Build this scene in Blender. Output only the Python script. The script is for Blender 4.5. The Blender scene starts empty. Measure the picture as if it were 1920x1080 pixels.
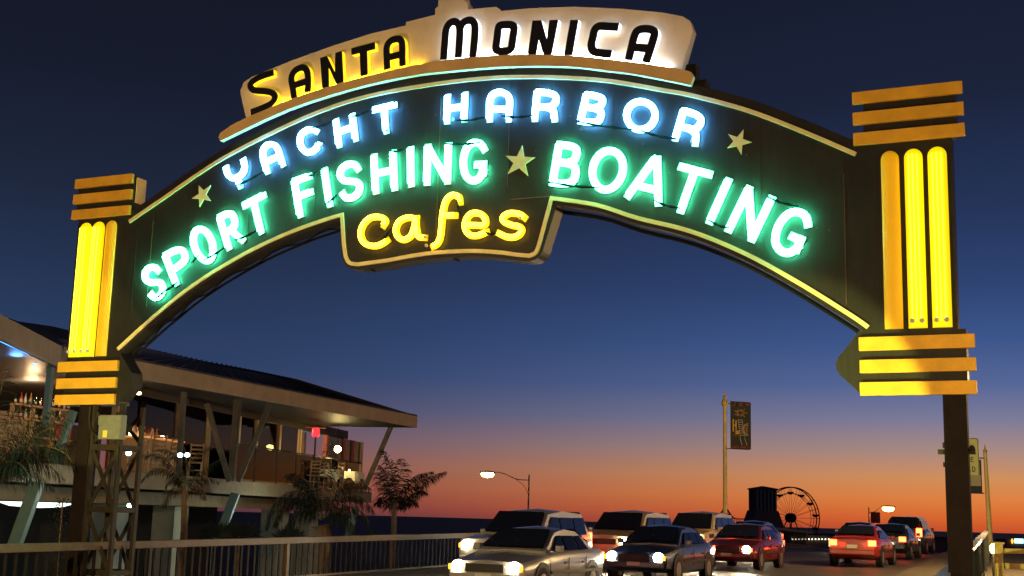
import bpy, math, random
from mathutils import Vector, Matrix
random.seed(7)
SC = bpy.context.scene
COL = SC.collection
R = math.radians

# ------------------------------------------------------------------ camera
EYE = Vector((0, 0, 1.6))
FPX, PITCH, ROLL = 2400.0, R(10.23), R(1.6)
F = Vector((0, math.cos(PITCH), math.sin(PITCH)))
R0 = Vector((1, 0, 0)); U0 = Vector((0, -math.sin(PITCH), math.cos(PITCH)))
CR = R0 * math.cos(ROLL) + U0 * math.sin(ROLL)
CU = -R0 * math.sin(ROLL) + U0 * math.cos(ROLL)
cam = bpy.data.cameras.new('camera'); camo = bpy.data.objects.new('camera', cam); COL.objects.link(camo)
cam.sensor_width = 36; cam.lens = 36 * FPX / 1920; cam.clip_end = 60000; cam.clip_start = 0.1
m = Matrix.Identity(4)
for i in range(3):
    m[i][0] = CR[i]; m[i][1] = CU[i]; m[i][2] = -F[i]; m[i][3] = EYE[i]
camo.matrix_world = m
SC.camera = camo
SC.view_settings.view_transform = 'Standard'; SC.view_settings.look = 'None'
SC.view_settings.exposure = 0; SC.view_settings.gamma = 1
SC.cycles.max_bounces = 6; SC.cycles.use_denoising = True
SC.cycles.sample_clamp_indirect = 4; SC.cycles.sample_clamp_direct = 0
SC.cycles.caustics_reflective = False; SC.cycles.caustics_refractive = False

def lin(h, k=1.0):
    h = h.lstrip('#'); o = []
    for i in (0, 2, 4):
        c = int(h[i:i+2], 16) / 255
        o.append((c / 12.92 if c <= .04045 else ((c + .055) / 1.055) ** 2.4) * k)
    return tuple(o) + (1,)

# ------------------------------------------------------------------ sky: dusk, sun just below the sea at the right
W = bpy.data.worlds.new('World'); SC.world = W; W.use_nodes = True
nt = W.node_tree; N = nt.nodes; L = nt.links; N.clear()
tc = N.new('ShaderNodeTexCoord'); nrm = N.new('ShaderNodeVectorMath'); nrm.operation = 'NORMALIZE'
L.new(tc.outputs['Generated'], nrm.inputs[0])
sep = N.new('ShaderNodeSeparateXYZ'); L.new(nrm.outputs[0], sep.inputs[0])
asn = N.new('ShaderNodeMath'); asn.operation = 'ARCSINE'; L.new(sep.outputs['Z'], asn.inputs[0])
mr = N.new('ShaderNodeMapRange'); mr.inputs['From Min'].default_value = 0; mr.inputs['From Max'].default_value = R(24)
L.new(asn.outputs[0], mr.inputs['Value'])
at2 = N.new('ShaderNodeMath'); at2.operation = 'ARCTAN2'; L.new(sep.outputs['X'], at2.inputs[0]); L.new(sep.outputs['Y'], at2.inputs[1])
mz = N.new('ShaderNodeMapRange'); mz.interpolation_type = 'SMOOTHSTEP'
mz.inputs['From Min'].default_value = R(-16); mz.inputs['From Max'].default_value = R(22); L.new(at2.outputs[0], mz.inputs['Value'])
def ramp(stops):
    r = N.new('ShaderNodeValToRGB'); cr = r.color_ramp; cr.interpolation = 'B_SPLINE' if False else 'LINEAR'
    while len(cr.elements) > 1: cr.elements.remove(cr.elements[-1])
    for i, (e, c) in enumerate(stops):
        el = cr.elements[0] if i == 0 else cr.elements.new(e / 24)
        el.position = e / 24; el.color = lin(c)
    L.new(mr.outputs[0], r.inputs[0]); return r
rr = ramp([(0, 'c4502c'), (.5, 'd9652e'), (1.3, 'df8140'), (2.2, 'd08f5c'), (3.3, 'a98a80'), (4.6, '7e7c98'), (6.1, '566797'), (8, '3d568b'), (10.3, '2f4473'), (13.6, '253458'), (18.3, '1c243b'), (24, '171c30')])
rl = ramp([(0, '4e3340'), (.5, '6f3d40'), (1.3, '824a48'), (2.2, '7d5053'), (3.3, '665164'), (4.6, '434766'), (6.1, '2f4065'), (8, '293b5d'), (10.3, '253350'), (13.6, '1e273c'), (18.3, '181d2e'), (24, '131724')])
mx = N.new('ShaderNodeMix'); mx.data_type = 'RGBA'; L.new(mz.outputs[0], mx.inputs['Factor'])
L.new(rl.outputs[0], mx.inputs['A']); L.new(rr.outputs[0], mx.inputs['B'])
bg = N.new('ShaderNodeBackground'); bg.inputs['Strength'].default_value = 1.0
L.new(mx.outputs['Result'], bg.inputs['Color'])
wo = N.new('ShaderNodeOutputWorld'); L.new(bg.outputs[0], wo.inputs['Surface'])

# ------------------------------------------------------------------ materials
MATS = {}
def mat(name, col, rough=.6, metal=0, emit=None, es=0, noise=0, nscale=6, bump=0, bscale=40, alpha=None, spec=.5, dark=None, coat=0):
    if name in MATS: return MATS[name]
    M = bpy.data.materials.new(name); M.use_nodes = True; t = M.node_tree
    b = t.nodes['Principled BSDF']
    c = lin(col) if isinstance(col, str) else tuple(col) + (1,)
    b.inputs['Base Color'].default_value = c; b.inputs['Roughness'].default_value = rough
    b.inputs['Metallic'].default_value = metal; b.inputs['Specular IOR Level'].default_value = spec
    b.inputs['Coat Weight'].default_value = coat
    tx = None
    if noise or bump:
        tx = t.nodes.new('ShaderNodeTexCoord')
    if noise:
        n = t.nodes.new('ShaderNodeTexNoise'); n.inputs['Scale'].default_value = nscale; n.inputs['Detail'].default_value = 8
        n.inputs['Roughness'].default_value = .65
        t.links.new(tx.outputs['Object'], n.inputs['Vector'])
        r = t.nodes.new('ShaderNodeValToRGB'); r.color_ramp.elements[0].position = .3; r.color_ramp.elements[1].position = .7
        d = lin(dark) if dark else tuple(x * (1 - noise) for x in c[:3]) + (1,)
        r.color_ramp.elements[0].color = d; r.color_ramp.elements[1].color = tuple(min(1, x * (1 + noise * .35)) for x in c[:3]) + (1,)
        t.links.new(n.outputs['Fac'], r.inputs[0]); t.links.new(r.outputs[0], b.inputs['Base Color'])
    if bump:
        n = t.nodes.new('ShaderNodeTexNoise'); n.inputs['Scale'].default_value = bscale; n.inputs['Detail'].default_value = 5
        t.links.new(tx.outputs['Object'], n.inputs['Vector'])
        bp = t.nodes.new('ShaderNodeBump'); bp.inputs['Strength'].default_value = bump; bp.inputs['Distance'].default_value = .02
        t.links.new(n.outputs['Fac'], bp.inputs['Height']); t.links.new(bp.outputs[0], b.inputs['Normal'])
    if emit:
        b.inputs['Emission Color'].default_value = lin(emit) if isinstance(emit, str) else tuple(emit) + (1,)
        b.inputs['Emission Strength'].default_value = es
    if alpha is not None: b.inputs['Alpha'].default_value = alpha
    MATS[name] = M; return M

def board_mat():
    M = mat('weathered_board_paint', (.042, .036, .030), rough=.5, spec=.35)
    t = M.node_tree; b = t.nodes['Principled BSDF']; tx = t.nodes.new('ShaderNodeTexCoord')
    n = t.nodes.new('ShaderNodeTexNoise'); n.inputs['Scale'].default_value = .9; n.inputs['Detail'].default_value = 10; n.inputs['Roughness'].default_value = .7
    t.links.new(tx.outputs['Object'], n.inputs['Vector'])
    r = t.nodes.new('ShaderNodeValToRGB'); e = r.color_ramp.elements
    e[0].position = .35; e[0].color = (.014, .0135, .012, 1); e[1].position = .66; e[1].color = (.027, .024, .020, 1)
    k = e.new(.74); k.color = (.085, .048, .022, 1)
    t.links.new(n.outputs['Fac'], r.inputs[0])
    mp = t.nodes.new('ShaderNodeMapping'); mp.inputs['Scale'].default_value = (9, 9, .7)
    t.links.new(tx.outputs['Object'], mp.inputs['Vector'])
    n2 = t.nodes.new('ShaderNodeTexNoise'); n2.inputs['Scale'].default_value = 2.5; n2.inputs['Detail'].default_value = 6
    t.links.new(mp.outputs[0], n2.inputs['Vector'])
    mr2 = t.nodes.new('ShaderNodeMapRange'); mr2.inputs['From Min'].default_value = .3; mr2.inputs['From Max'].default_value = .7
    mr2.inputs['To Min'].default_value = .8; mr2.inputs['To Max'].default_value = 1.15
    t.links.new(n2.outputs['Fac'], mr2.inputs['Value'])
    vm = t.nodes.new('ShaderNodeVectorMath'); vm.operation = 'SCALE'
    t.links.new(r.outputs[0], vm.inputs[0]); t.links.new(mr2.outputs[0], vm.inputs['Scale'])
    t.links.new(vm.outputs[0], b.inputs['Base Color'])
    bp = t.nodes.new('ShaderNodeBump'); bp.inputs['Strength'].default_value = .25; bp.inputs['Distance'].default_value = .01
    t.links.new(n2.outputs['Fac'], bp.inputs['Height']); t.links.new(bp.outputs[0], b.inputs['Normal'])
    return M
M_board = board_mat()
M_seam = mat('seam_dark', (.012, .011, .010), .7)
M_rivet = mat('seam_worn', (.16, .11, .06), .5, noise=.6, nscale=12)
M_gold = mat('gold_trim_paint', (.86, .74, .36), .5, noise=.18, nscale=5)
M_bar = mat('ochre_bar_paint', (.86, .47, .035), .5, noise=.22, nscale=3.5, bump=.1)
M_cream = mat('cream_board_paint', (.80, .68, .52), .55, noise=.2, nscale=1.6)
M_ledge = mat('ochre_ledge_paint', (.70, .47, .20), .5, noise=.2, nscale=2)
M_black = mat('black_letter_enamel', (.012, .012, .014), .35)
M_yedge = mat('yellow_lit_return', (.8, .6, .05), .5, emit=(1.0, .72, .02), es=1.05)
M_wedge = mat('white_lit_return', (.8, .8, .8), .5, emit=(.88, .92, 1.0), es=2.4)
M_plate = mat('white_letter_plate', (.80, .80, .72), .45)
M_cplate = mat('yellow_letter_plate', (.85, .62, .03), .45)
M_nblue = mat('neon_blue', (.5, .7, 1), .3, emit=(.09, .45, 1.0), es=95)
M_ngreen = mat('neon_green', (.5, 1, .8), .3, emit=(.06, 1.0, .50), es=95)
M_nyel = mat('neon_yellow', (1, .9, .3), .3, emit=(1.0, .64, .02), es=9)
M_flute = mat('lit_yellow_flute', (.85, .62, .02), .35, emit=(1.0, .74, .0), es=.85)
M_flute2 = mat('unlit_flute_painted_glow', (.80, .48, .03), .4, noise=.12, nscale=4, emit=(1.0, .45, .0), es=.32)  # emission imitates light from the neighbouring flutes on the unlit one
M_ftube = mat('yellow_flute_tube', (1, .9, .3), .3, emit=(1.0, .78, .02), es=3)
M_brown = mat('brown_steel_paint', (.016, .010, .009), .7, spec=.15, noise=.4, nscale=5, bump=.1)
M_steel = mat('bare_dark_steel', (.034, .028, .020), .65, spec=.2, noise=.4, nscale=7)
M_wire = mat('black_wire', (.005, .005, .006), .8, spec=.15)
M_glassbead = mat('glass_insulator', (.5, .55, .55), .1, spec=.8)
M_box = mat('grey_electrical_box', (.19, .20, .16), .55, noise=.25, nscale=8)
M_yellowtag = mat('yellow_tag', (.7, .6, .08), .5)

# ------------------------------------------------------------------ helpers
def px_ray(px, py):
    return F * FPX + CR * (px - 960) - CU * (py - 540)
def at(px, py, Y):
    d = px_ray(px, py); return EYE + d * (Y / d.y)
def at_z(px, py, z):
    d = px_ray(px, py); return EYE + d * ((z - EYE.z) / d.z)

class MB:
    def __init__(s): s.v = []; s.f = []; s.mi = []; s.ms = []
    def _m(s, m):
        if m is None: return 0
        if m not in s.ms: s.ms.append(m)
        return s.ms.index(m)
    def face(s, pts, m=None):
        i = len(s.v); s.v += [Vector(p) for p in pts]; s.f.append(list(range(i, i + len(pts)))); s.mi.append(s._m(m))
    def box(s, lo, hi, m=None, X=None):
        x0, y0, z0 = lo; x1, y1, z1 = hi
        c = [Vector(p) for p in ((x0,y0,z0),(x1,y0,z0),(x1,y1,z0),(x0,y1,z0),(x0,y0,z1),(x1,y0,z1),(x1,y1,z1),(x0,y1,z1))]
        if X is not None: c = [X @ p for p in c]
        i = len(s.v); s.v += c; k = s._m(m)
        for q in ((0,3,2,1),(4,5,6,7),(0,1,5,4),(1,2,6,5),(2,3,7,6),(3,0,4,7)): s.f.append([i + j for j in q]); s.mi.append(k)
    def bar(s, a, b, w, h=None, m=None, up=Vector((0,0,1))):
        a = Vector(a); b = Vector(b); h = h or w; d = b - a; ln = d.length
        if ln < 1e-6: return
        d.normalize(); u = Vector(up)
        if abs(d.dot(u)) > .98: u = Vector((1, 0, 0))
        sx = d.cross(u).normalized(); sz = sx.cross(d).normalized()
        X = Matrix(((sx.x, d.x, sz.x, a.x), (sx.y, d.y, sz.y, a.y), (sx.z, d.z, sz.z, a.z), (0,0,0,1)))
        s.box((-w/2, 0, -h/2), (w/2, ln, h/2), m, X)
    def prism(s, pts, y0, y1, m=None, side=None):
        """outline in (x,z), front at y0 (towards the viewer), back at y1"""
        n = len(pts); i = len(s.v)
        ar = sum(pts[k][0] * pts[(k+1) % n][1] - pts[(k+1) % n][0] * pts[k][1] for k in range(n))
        if ar < 0: pts = list(reversed(pts))
        s.v += [Vector((p[0], y0, p[1])) for p in pts] + [Vector((p[0], y1, p[1])) for p in pts]
        k = s._m(m); ks = s._m(side) if side else k
        s.f.append([i + j for j in range(n)]); s.mi.append(k)
        s.f.append([i + n + j for j in reversed(range(n))]); s.mi.append(k)
        for j in range(n):
            q = (j + 1) % n
            s.f.append([i + q, i + j, i + n + j, i + n + q]); s.mi.append(ks)
    def tube(s, pts, r, n=8, m=None, closed=False, cap=True):
        pts = [Vector(p) for p in pts]; N_ = len(pts); rings = []; k = s._m(m)
        ref = Vector((0, 0, 1)); pv = None
        for j, p in enumerate(pts):
            if closed: t = pts[(j+1) % N_] - pts[j-1]
            else: t = pts[min(j+1, N_-1)] - pts[max(j-1, 0)]
            if t.length < 1e-9: t = Vector((0,0,1))
            t.normalize()
            if pv is None:
                ref = Vector((0, 0, 1)) if abs(t.z) < .9 else Vector((1, 0, 0)); a = t.cross(ref).normalized()
            else:
                a = (pv - t * pv.dot(t)); a = a.normalized() if a.length > 1e-6 else t.cross(ref).normalized()
            pv = a; b = t.cross(a); rj = r[j] if isinstance(r, (list, tuple)) else r
            i = len(s.v); s.v += [p + (a * math.cos(2*math.pi*q/n) + b * math.sin(2*math.pi*q/n)) * rj for q in range(n)]
            rings.append(i)
        for j in range(N_ if closed else N_ - 1):
            A = rings[j]; B = rings[(j+1) % N_]
            for q in range(n):
                s.f.append([A + q, A + (q+1) % n, B + (q+1) % n, B + q]); s.mi.append(k)
        if cap and not closed:
            s.f.append([rings[0] + q for q in reversed(range(n))]); s.mi.append(k)
            s.f.append([rings[-1] + q for q in range(n)]); s.mi.append(k)
    def lathe(s, prof, n=16, m=None, c=(0,0,0), X=None):
        k = s._m(m); rings = []
        for (r, z) in prof:
            i = len(s.v)
            for q in range(n):
                p = Vector((r * math.cos(2*math.pi*q/n), r * math.sin(2*math.pi*q/n), z))
                s.v.append((X @ p if X is not None else p) + Vector(c))
            rings.append(i)
        for A, B in zip(rings, rings[1:]):
            for q in range(n): s.f.append([A + q, A + (q+1) % n, B + (q+1) % n, B + q]); s.mi.append(k)
        s.f.append([rings[0] + q for q in reversed(range(n))]); s.mi.append(k)
        s.f.append([rings[-1] + q for q in range(n)]); s.mi.append(k)
    def obj(s, name, m=None, parent=None, smooth=False, bevel=0):
        me = bpy.data.meshes.new(name); me.from_pydata([tuple(v) for v in s.v], [], s.f)
        ms = s.ms if s.ms else [m]
        if s.ms and m is not None and None: pass
        for x in ms: me.materials.append(x)
        if s.ms: me.polygons.foreach_set('material_index', s.mi)
        if smooth: me.polygons.foreach_set('use_smooth', [True] * len(me.polygons))
        me.update()
        o = bpy.data.objects.new(name, me); COL.objects.link(o)
        if parent is not None: o.parent = parent
        if bevel:
            b = o.modifiers.new('b', 'BEVEL'); b.width = bevel; b.segments = 2; b.limit_method = 'ANGLE'
        if smooth:
            e = o.modifiers.new('e', 'EDGE_SPLIT'); e.split_angle = R(38)
        return o

def tag(o, label=None, cat=None, group=None, kind=None):
    if label: o['label'] = label
    if cat: o['category'] = cat
    if group: o['group'] = group
    if kind: o['kind'] = kind
    return o
def thing(name, label, cat, loc=(0,0,0), rz=0, group=None):
    o = bpy.data.objects.new(name, None); COL.objects.link(o); o.empty_display_size = .3
    o.location = loc; o.rotation_euler = (0, 0, rz); return tag(o, label, cat, group)
def copy_tree(o, parent=None):
    c = o.copy(); COL.objects.link(c)
    if parent is not None: c.parent = parent; c.matrix_parent_inverse = o.matrix_parent_inverse.copy()
    for ch in list(o.children): copy_tree(ch, c)
    return c

def smoothpts(P, k=5, closed=False):
    P = [Vector(p) for p in P]; n = len(P); out = []
    rng = range(n) if closed else range(n - 1)
    for i in rng:
        if closed: a, b, c, d = P[i-1], P[i], P[(i+1) % n], P[(i+2) % n]
        else: a, b, c, d = P[max(i-1, 0)], P[i], P[i+1], P[min(i+2, n-1)]
        for j in range(k):
            t = j / k
            out.append(.5 * ((2*b) + (c - a) * t + (2*a - 5*b + 4*c - d) * t*t + (3*b - a - 3*c + d) * t*t*t))
    if not closed: out.append(P[-1])
    return out

# ------------------------------------------------------------------ road frame
TH = R(24.6)
RD = Vector((math.sin(TH), math.cos(TH), 0))       # along the road, away from the camera
RN = Vector((math.cos(TH), -math.sin(TH), 0))      # across, to the right
S0 = 17.8                                          # the sign's front plane
def g(s):
    z = .0125 * (s - 22.6)
    if s > 60: z -= .0011 * (s - 60) ** 2 if s < 85 else .0011 * 625 + .055 * (s - 85)
    return z
def rp(s, l, z=0): return RD * s + RN * l + Vector((0, 0, g(s) + z))
def S(px, py):
    d = px_ray(px, py); k = (S0) / d.dot(RD); P = EYE + d * k
    return (P.dot(RN), P.z)

# ================================================================== SETTING
def noise_ground(name, c1, c2, sc, rough=.85, bump=.3, bs=60):
    return mat(name, c1, rough, noise=.5, nscale=sc, dark=None, bump=bump, bscale=bs)
M_asph = mat('road_asphalt', (.085, .078, .068), .62, noise=.35, nscale=.6, bump=.35, bscale=30)
M_conc = mat('sidewalk_concrete', (.12, .095, .06), .8, noise=.3, nscale=1.5, bump=.2, bscale=25)
M_sand = mat('lot_asphalt', (.035, .036, .036), .85, noise=.4, nscale=.5)
def sheet(name, l0, l1, ss, m, z0, z1, side=None, kind='structure'):
    b = MB()
    for a, c in zip(ss, ss[1:]):
        A = lambda f, s_: (f(s_) if callable(f) else f)
        q = [(a, A(l0, a)), (a, A(l1, a)), (c, A(l1, c)), (c, A(l0, c))]
        top = [rp(s_, l_, z1) for s_, l_ in q]; bot = [rp(s_, l_, z0) for s_, l_ in q]
        b.face(top, m); b.face(list(reversed(bot)), m)
        b.face([top[0], top[3], bot[3], bot[0]], m); b.face([top[1], bot[1], bot[2], top[2]], m)
    q = ss[0], ss[-1]
    o = b.obj(name, m); tag(o, kind=kind); return o
ss = [-12, 0, 10, 20, 30, 40, 50, 56, 60, 64, 68, 72, 76, 80, 85, 95, 120, 180]
curb = lambda s: -4.9 - .055 * max(0, s - 30)
sheet('road', -15.3, curb, ss, M_asph, -.5, 0)
sheet('sidewalk', curb, lambda s: -1.6 if s < 200 else 0, ss, M_conc, -.5, .13)
sheet('kerb_walk', -16.5, -15.3, ss, M_conc, -.5, .13)
b = MB(); pz = g(0) - .02
b.face([(-40, -20, pz), (40, -20, pz), RN * 40 + RD * 15 + Vector((0, 0, pz)), RN * -40 + RD * 15 + Vector((0, 0, pz))])
tag(b.obj('plaza', M_conc), kind='structure')
b = MB(); b.face([(-400, -60, -5), (400, -60, -5), (400, 190, -5), (-400, 190, -5)])
tag(b.obj('ground', M_sand), kind='structure')
M_sea = mat('sea_water', (.010, .013, .022), .55, bump=.5, bscale=.5, spec=.12)
b = MB(); b.face([(-40000, 185, -10.5), (40000, 185, -10.5), (40000, 50000, -10.5), (-40000, 50000, -10.5)])
tag(b.obj('sea', M_sea), kind='structure')
b = MB(); b.face([(-400, 189, -5), (400, 189, -5), (400, 190, -10.6), (-400, 190, -10.6)]); tag(b.obj('beach_slope', M_sand), kind='structure')

# ================================================================== THE ARCH SIGN
sign = thing('arch_sign', 'large arched neon sign spanning the road between two yellow fluted pillars', 'neon sign', tuple(RD * S0), -TH)
# children live in sign space: x = across, y = away from the viewer, z = up
def P2(lst): return [S(*p) for p in lst]
def arc_pts(px, k=5):
    v = smoothpts([Vector((*S(*p), 0)) for p in px], k); return [(p.x, p.y) for p in v]
top_trim = [(243.5,416),(315,367),(380,322),(447,282),(575,220),(687,182),(825,157),(960,145),(1120,150),(1245,170),(1300,180),(1400,207),(1500,245),(1605,290)]
low_l = [(222,655),(260,620),(300,585),(347,547),(400,511),(475,468),(550,434),(612,412),(642,403)]
low_r = [(1035,372),(1120,385),(1195,409),(1295,434),(1400,477),(1500,532),(1595,591),(1628,614)]
notch = [(642,403),(646,460),(649,481),(656,493),(672,496),(725,489),(800,476),(875,471),(930,473),(970,478),(993,480),(1006,473),(1014,450),(1035,372)]
TT = arc_pts(top_trim); LL = arc_pts(low_l); LR = arc_pts(low_r)
NT = P2([(642,403),(646,460)]) + arc_pts([(649,481),(656,493),(672,496)], 4) + arc_pts([(725,489),(800,476),(875,471),(930,473),(970,478)], 4) + arc_pts([(993,480),(1006,473),(1014,450)], 4) + P2([(1035,372)])
def offset(pts, d):
    o = []
    for i, p in enumerate(pts):
        a = Vector(pts[max(i-1, 0)]); c = Vector(pts[min(i+1, len(pts)-1)]); t = (c - a)
        if t.length < 1e-9: o.append(p); continue
        t.normalize(); o.append((p[0] - t.y * d, p[1] + t.x * d))
    return o
def ribbon(pts, w, y0, y1, mb, m=None, side=None, closed=False, cap=0):
    """flat strip of width w following pts (x,z), with mitred bends; returns nothing"""
    P = [Vector((p[0], p[1])) for p in pts]
    Q = [P[0]]
    for p in P[1:]:
        if (p - Q[-1]).length > 1e-4: Q.append(p)
    P = Q
    if closed and (P[0] - P[-1]).length < 1e-4: P.pop()
    n = len(P)
    if cap and not closed:
        P[0] = P[0] - (P[1] - P[0]).normalized() * cap; P[-1] = P[-1] + (P[-1] - P[-2]).normalized() * cap
    Ls, Rs = [], []
    for i in range(n):
        if closed: t0 = (P[i] - P[i-1]).normalized(); t1 = (P[(i+1) % n] - P[i]).normalized()
        else:
            t0 = (P[i] - P[max(i-1, 0)]) if i else (P[1] - P[0]); t1 = (P[min(i+1, n-1)] - P[i]) if i < n-1 else (P[-1] - P[-2])
            t0 = t0.normalized(); t1 = t1.normalized()
        t = (t0 + t1); t = t.normalized() if t.length > 1e-6 else t0
        nn = Vector((-t.y, t.x)); k = 1 / max(.45, nn.dot(Vector((-t0.y, t0.x))))
        Ls.append(P[i] + nn * (w/2*k)); Rs.append(P[i] - nn * (w/2*k))
    i0 = len(mb.v); k = mb._m(m); ks = mb._m(side) if side else k
    for y in (y0, y1):
        mb.v += [Vector((p.x, y, p.y)) for p in Ls] + [Vector((p.x, y, p.y)) for p in Rs]
    A = lambda i: i0 + i; B = lambda i: i0 + n + i; C = lambda i: i0 + 2*n + i; D = lambda i: i0 + 3*n + i
    for i in range(n if closed else n - 1):
        j = (i + 1) % n
        mb.f += [[A(i), B(i), B(j), A(j)], [C(i), C(j), D(j), D(i)], [A(i), A(j), C(j), C(i)], [B(i), D(i), D(j), B(j)]]; mb.mi += [k, k, ks, ks]
    if not closed:
        mb.f += [[A(0), C(0), D(0), B(0)], [A(n-1), B(n-1), D(n-1), C(n-1)]]; mb.mi += [ks, ks]
TH_B = .30
# --- board outline (one panel with the pillars' backs)
top_edge = offset(TT, .17)
top_edge[0] = (S(243,416)[0], top_edge[1][1] - .16)
bl = S(150,412)[0] - .03; br = S(1779.6,270)[0] + .03
zt = S(1700,274)[1] - .02; zl = S(226,662)
left_out = [(bl, zt + .1), (bl, S(130,668)[1] - .15)]
zb = S(1700,740)[1] + .02
wl = P2([(226,662),(246,699),(247,722),(222,752)]); wr = P2([(1613,738),(1580,708),(1570,697),(1566.5,684),(1572,669),(1590,648),(1611,619)])
blr = S(113,700)[0] + .13; brr = S(1812,655)[0]
lowl = offset(LL, -.085); lowr = offset(LR, -.085); nt_ = offset(NT, -.085)
lowl = [p for p in lowl]; lowl[0] = wl[0]
# keep the outer corners of the cafe panel clean
outer = [(bl, zt + .1)] + [(bl, S(113,676)[1] + .12), (blr, S(113,676)[1] + .12), (blr, zb)] + [(wl[3][0], zb)] + list(reversed(wl)) + lowl[1:-1] + nt_[1:-1] + lowr[1:-1] + [wr[-1]] + list(reversed(wr))[1:] + [(wr[0][0], zb), (brr, zb), (brr, S(1812,630)[1] + .1), (br, S(1812,630)[1] + .1), (br, zt + .1)] + [(S(1604,280)[0], zt + .1)] + list(reversed(top_edge[:-1])) + [(S(246,400)[0] - .02, zt + .1)]
b = MB(); b.prism(outer, 0, TH_B, M_board, M_board)
for x, y0, y1 in ((1580,300,585),(1425,222,470),(1150,158,385),(956,150,362),(827,162,466),(600,215,400),(475,275,455),(288,395,585),(1640,290,610),(258,425,620)):
    a = S(x, y0); c = S(x, y1); b.box((a[0] - .008, -.004, c[1]), (a[0] + .008, .01, a[1]), M_seam)
    if x in (1580, 956, 288, 827): b.box((a[0] + .010, -.0045, c[1] + .1), (a[0] + .016, .01, a[1] - .2), M_rivet)
a = S(957, 374); c = S(1030, 374); b.box((a[0], -.004, a[1] - .006), (c[0], .01, a[1] + .006), M_rivet)
rv = random.Random(3)
for i in range(60):
    x = rv.uniform(300, 1560); k_ = (x - 930) / 670; y = 165 + 200 * k_ * k_ * (1.0 if x > 930 else 1.25) + rv.uniform(20, 175); p = S(x, y)
    b.box((p[0] - .008, -.008, p[1] - .008), (p[0] + .008, .01, p[1] + .008), M_rivet if i % 2 else M_seam)
board = b.obj('sign_board', None, sign)
b = MB()   # steel frame and cables behind and under the arch
low_all = offset(LL, -.13)
b.tube([(p[0], TH_B + .04, p[1]) for p in low_all], .022, 6); b.tube([(p[0] + .05, TH_B - .08, p[1] + .02 + .04 * math.sin(i)) for i, p in enumerate(low_all)], .016, 6)
low_all = offset(LR, -.12)
b.tube([(p[0], TH_B + .1, p[1]) for p in low_all], .035, 6)
for q in ((838,484,20),(680,504,14)):
    p = S(q[0], q[1]); b.bar((p[0], .1, p[1] + .05), (p[0] + .17, .12, p[1] - .03), .03)
b.obj('cable_run', M_wire, sign)
b = MB(); ribbon(TT, .062, -.028, .0, b); b.obj('border_trim', M_gold, sign)
b = MB(); ribbon(LL[:-1] + NT + LR[1:], .062, -.028, .0, b); b.obj('border_trim', M_gold, sign)
# the lit return of the cafe panel
# --- name board and ledge
nb = [(468,229),(457.5,185),(456,172),(462,157),(477,147),(550,117),(625,90),(700,66),(765,51),(766,45),(775,42),(820,31),(820,20),(826,15),(826,4),(834,3),(834,-4),(843,-4),(843,2),(850,2),(850,-6),(861,-6),(861,1),(868,1),(868,-3),(876,-2),(876,7),(881,8),(882,21),(934,16),(940,20),(942,24),(995,19),(1082,16),(1170,20),(1245,27),(1282,34),(1296,42),(1302,60),(1280,138),(1195,128),(1070,116),(960,116),(820,127),(675,162),(562,196)]
b = MB(); b.prism(P2(nb), -.08, .10, M_cream, M_cream); b.obj('name_board', None, sign)
b = MB()
for x, y in ((1291,130),(1310,160)):
    p = S(x, y); b.box((p[0] - .12, .05, p[1] - .25), (p[0] + .10, .26, p[1] + .1))
b.obj('rear_bracket', M_steel, sign)
ltop = arc_pts([(468,229),(562,190),(675,155),(825,122),(960,110),(1070,111),(1195,124),(1270,135),(1295,140)], 4)
lbot = arc_pts([(425,270),(550,212),(675,172),(775,150),(845,141),(960,132),(1070,132),(1145,140),(1200,147),(1301,167)], 4)
led = P2([(425,270),(422,263),(425,255),(445,241)]) + ltop + P2([(1303,143),(1307,150),(1301,167)])[:2] + list(reversed(lbot))
b = MB(); b.prism(led, -.19, -.1, M_ledge, M_gold); b.obj('ledge_band', None, sign)
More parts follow.
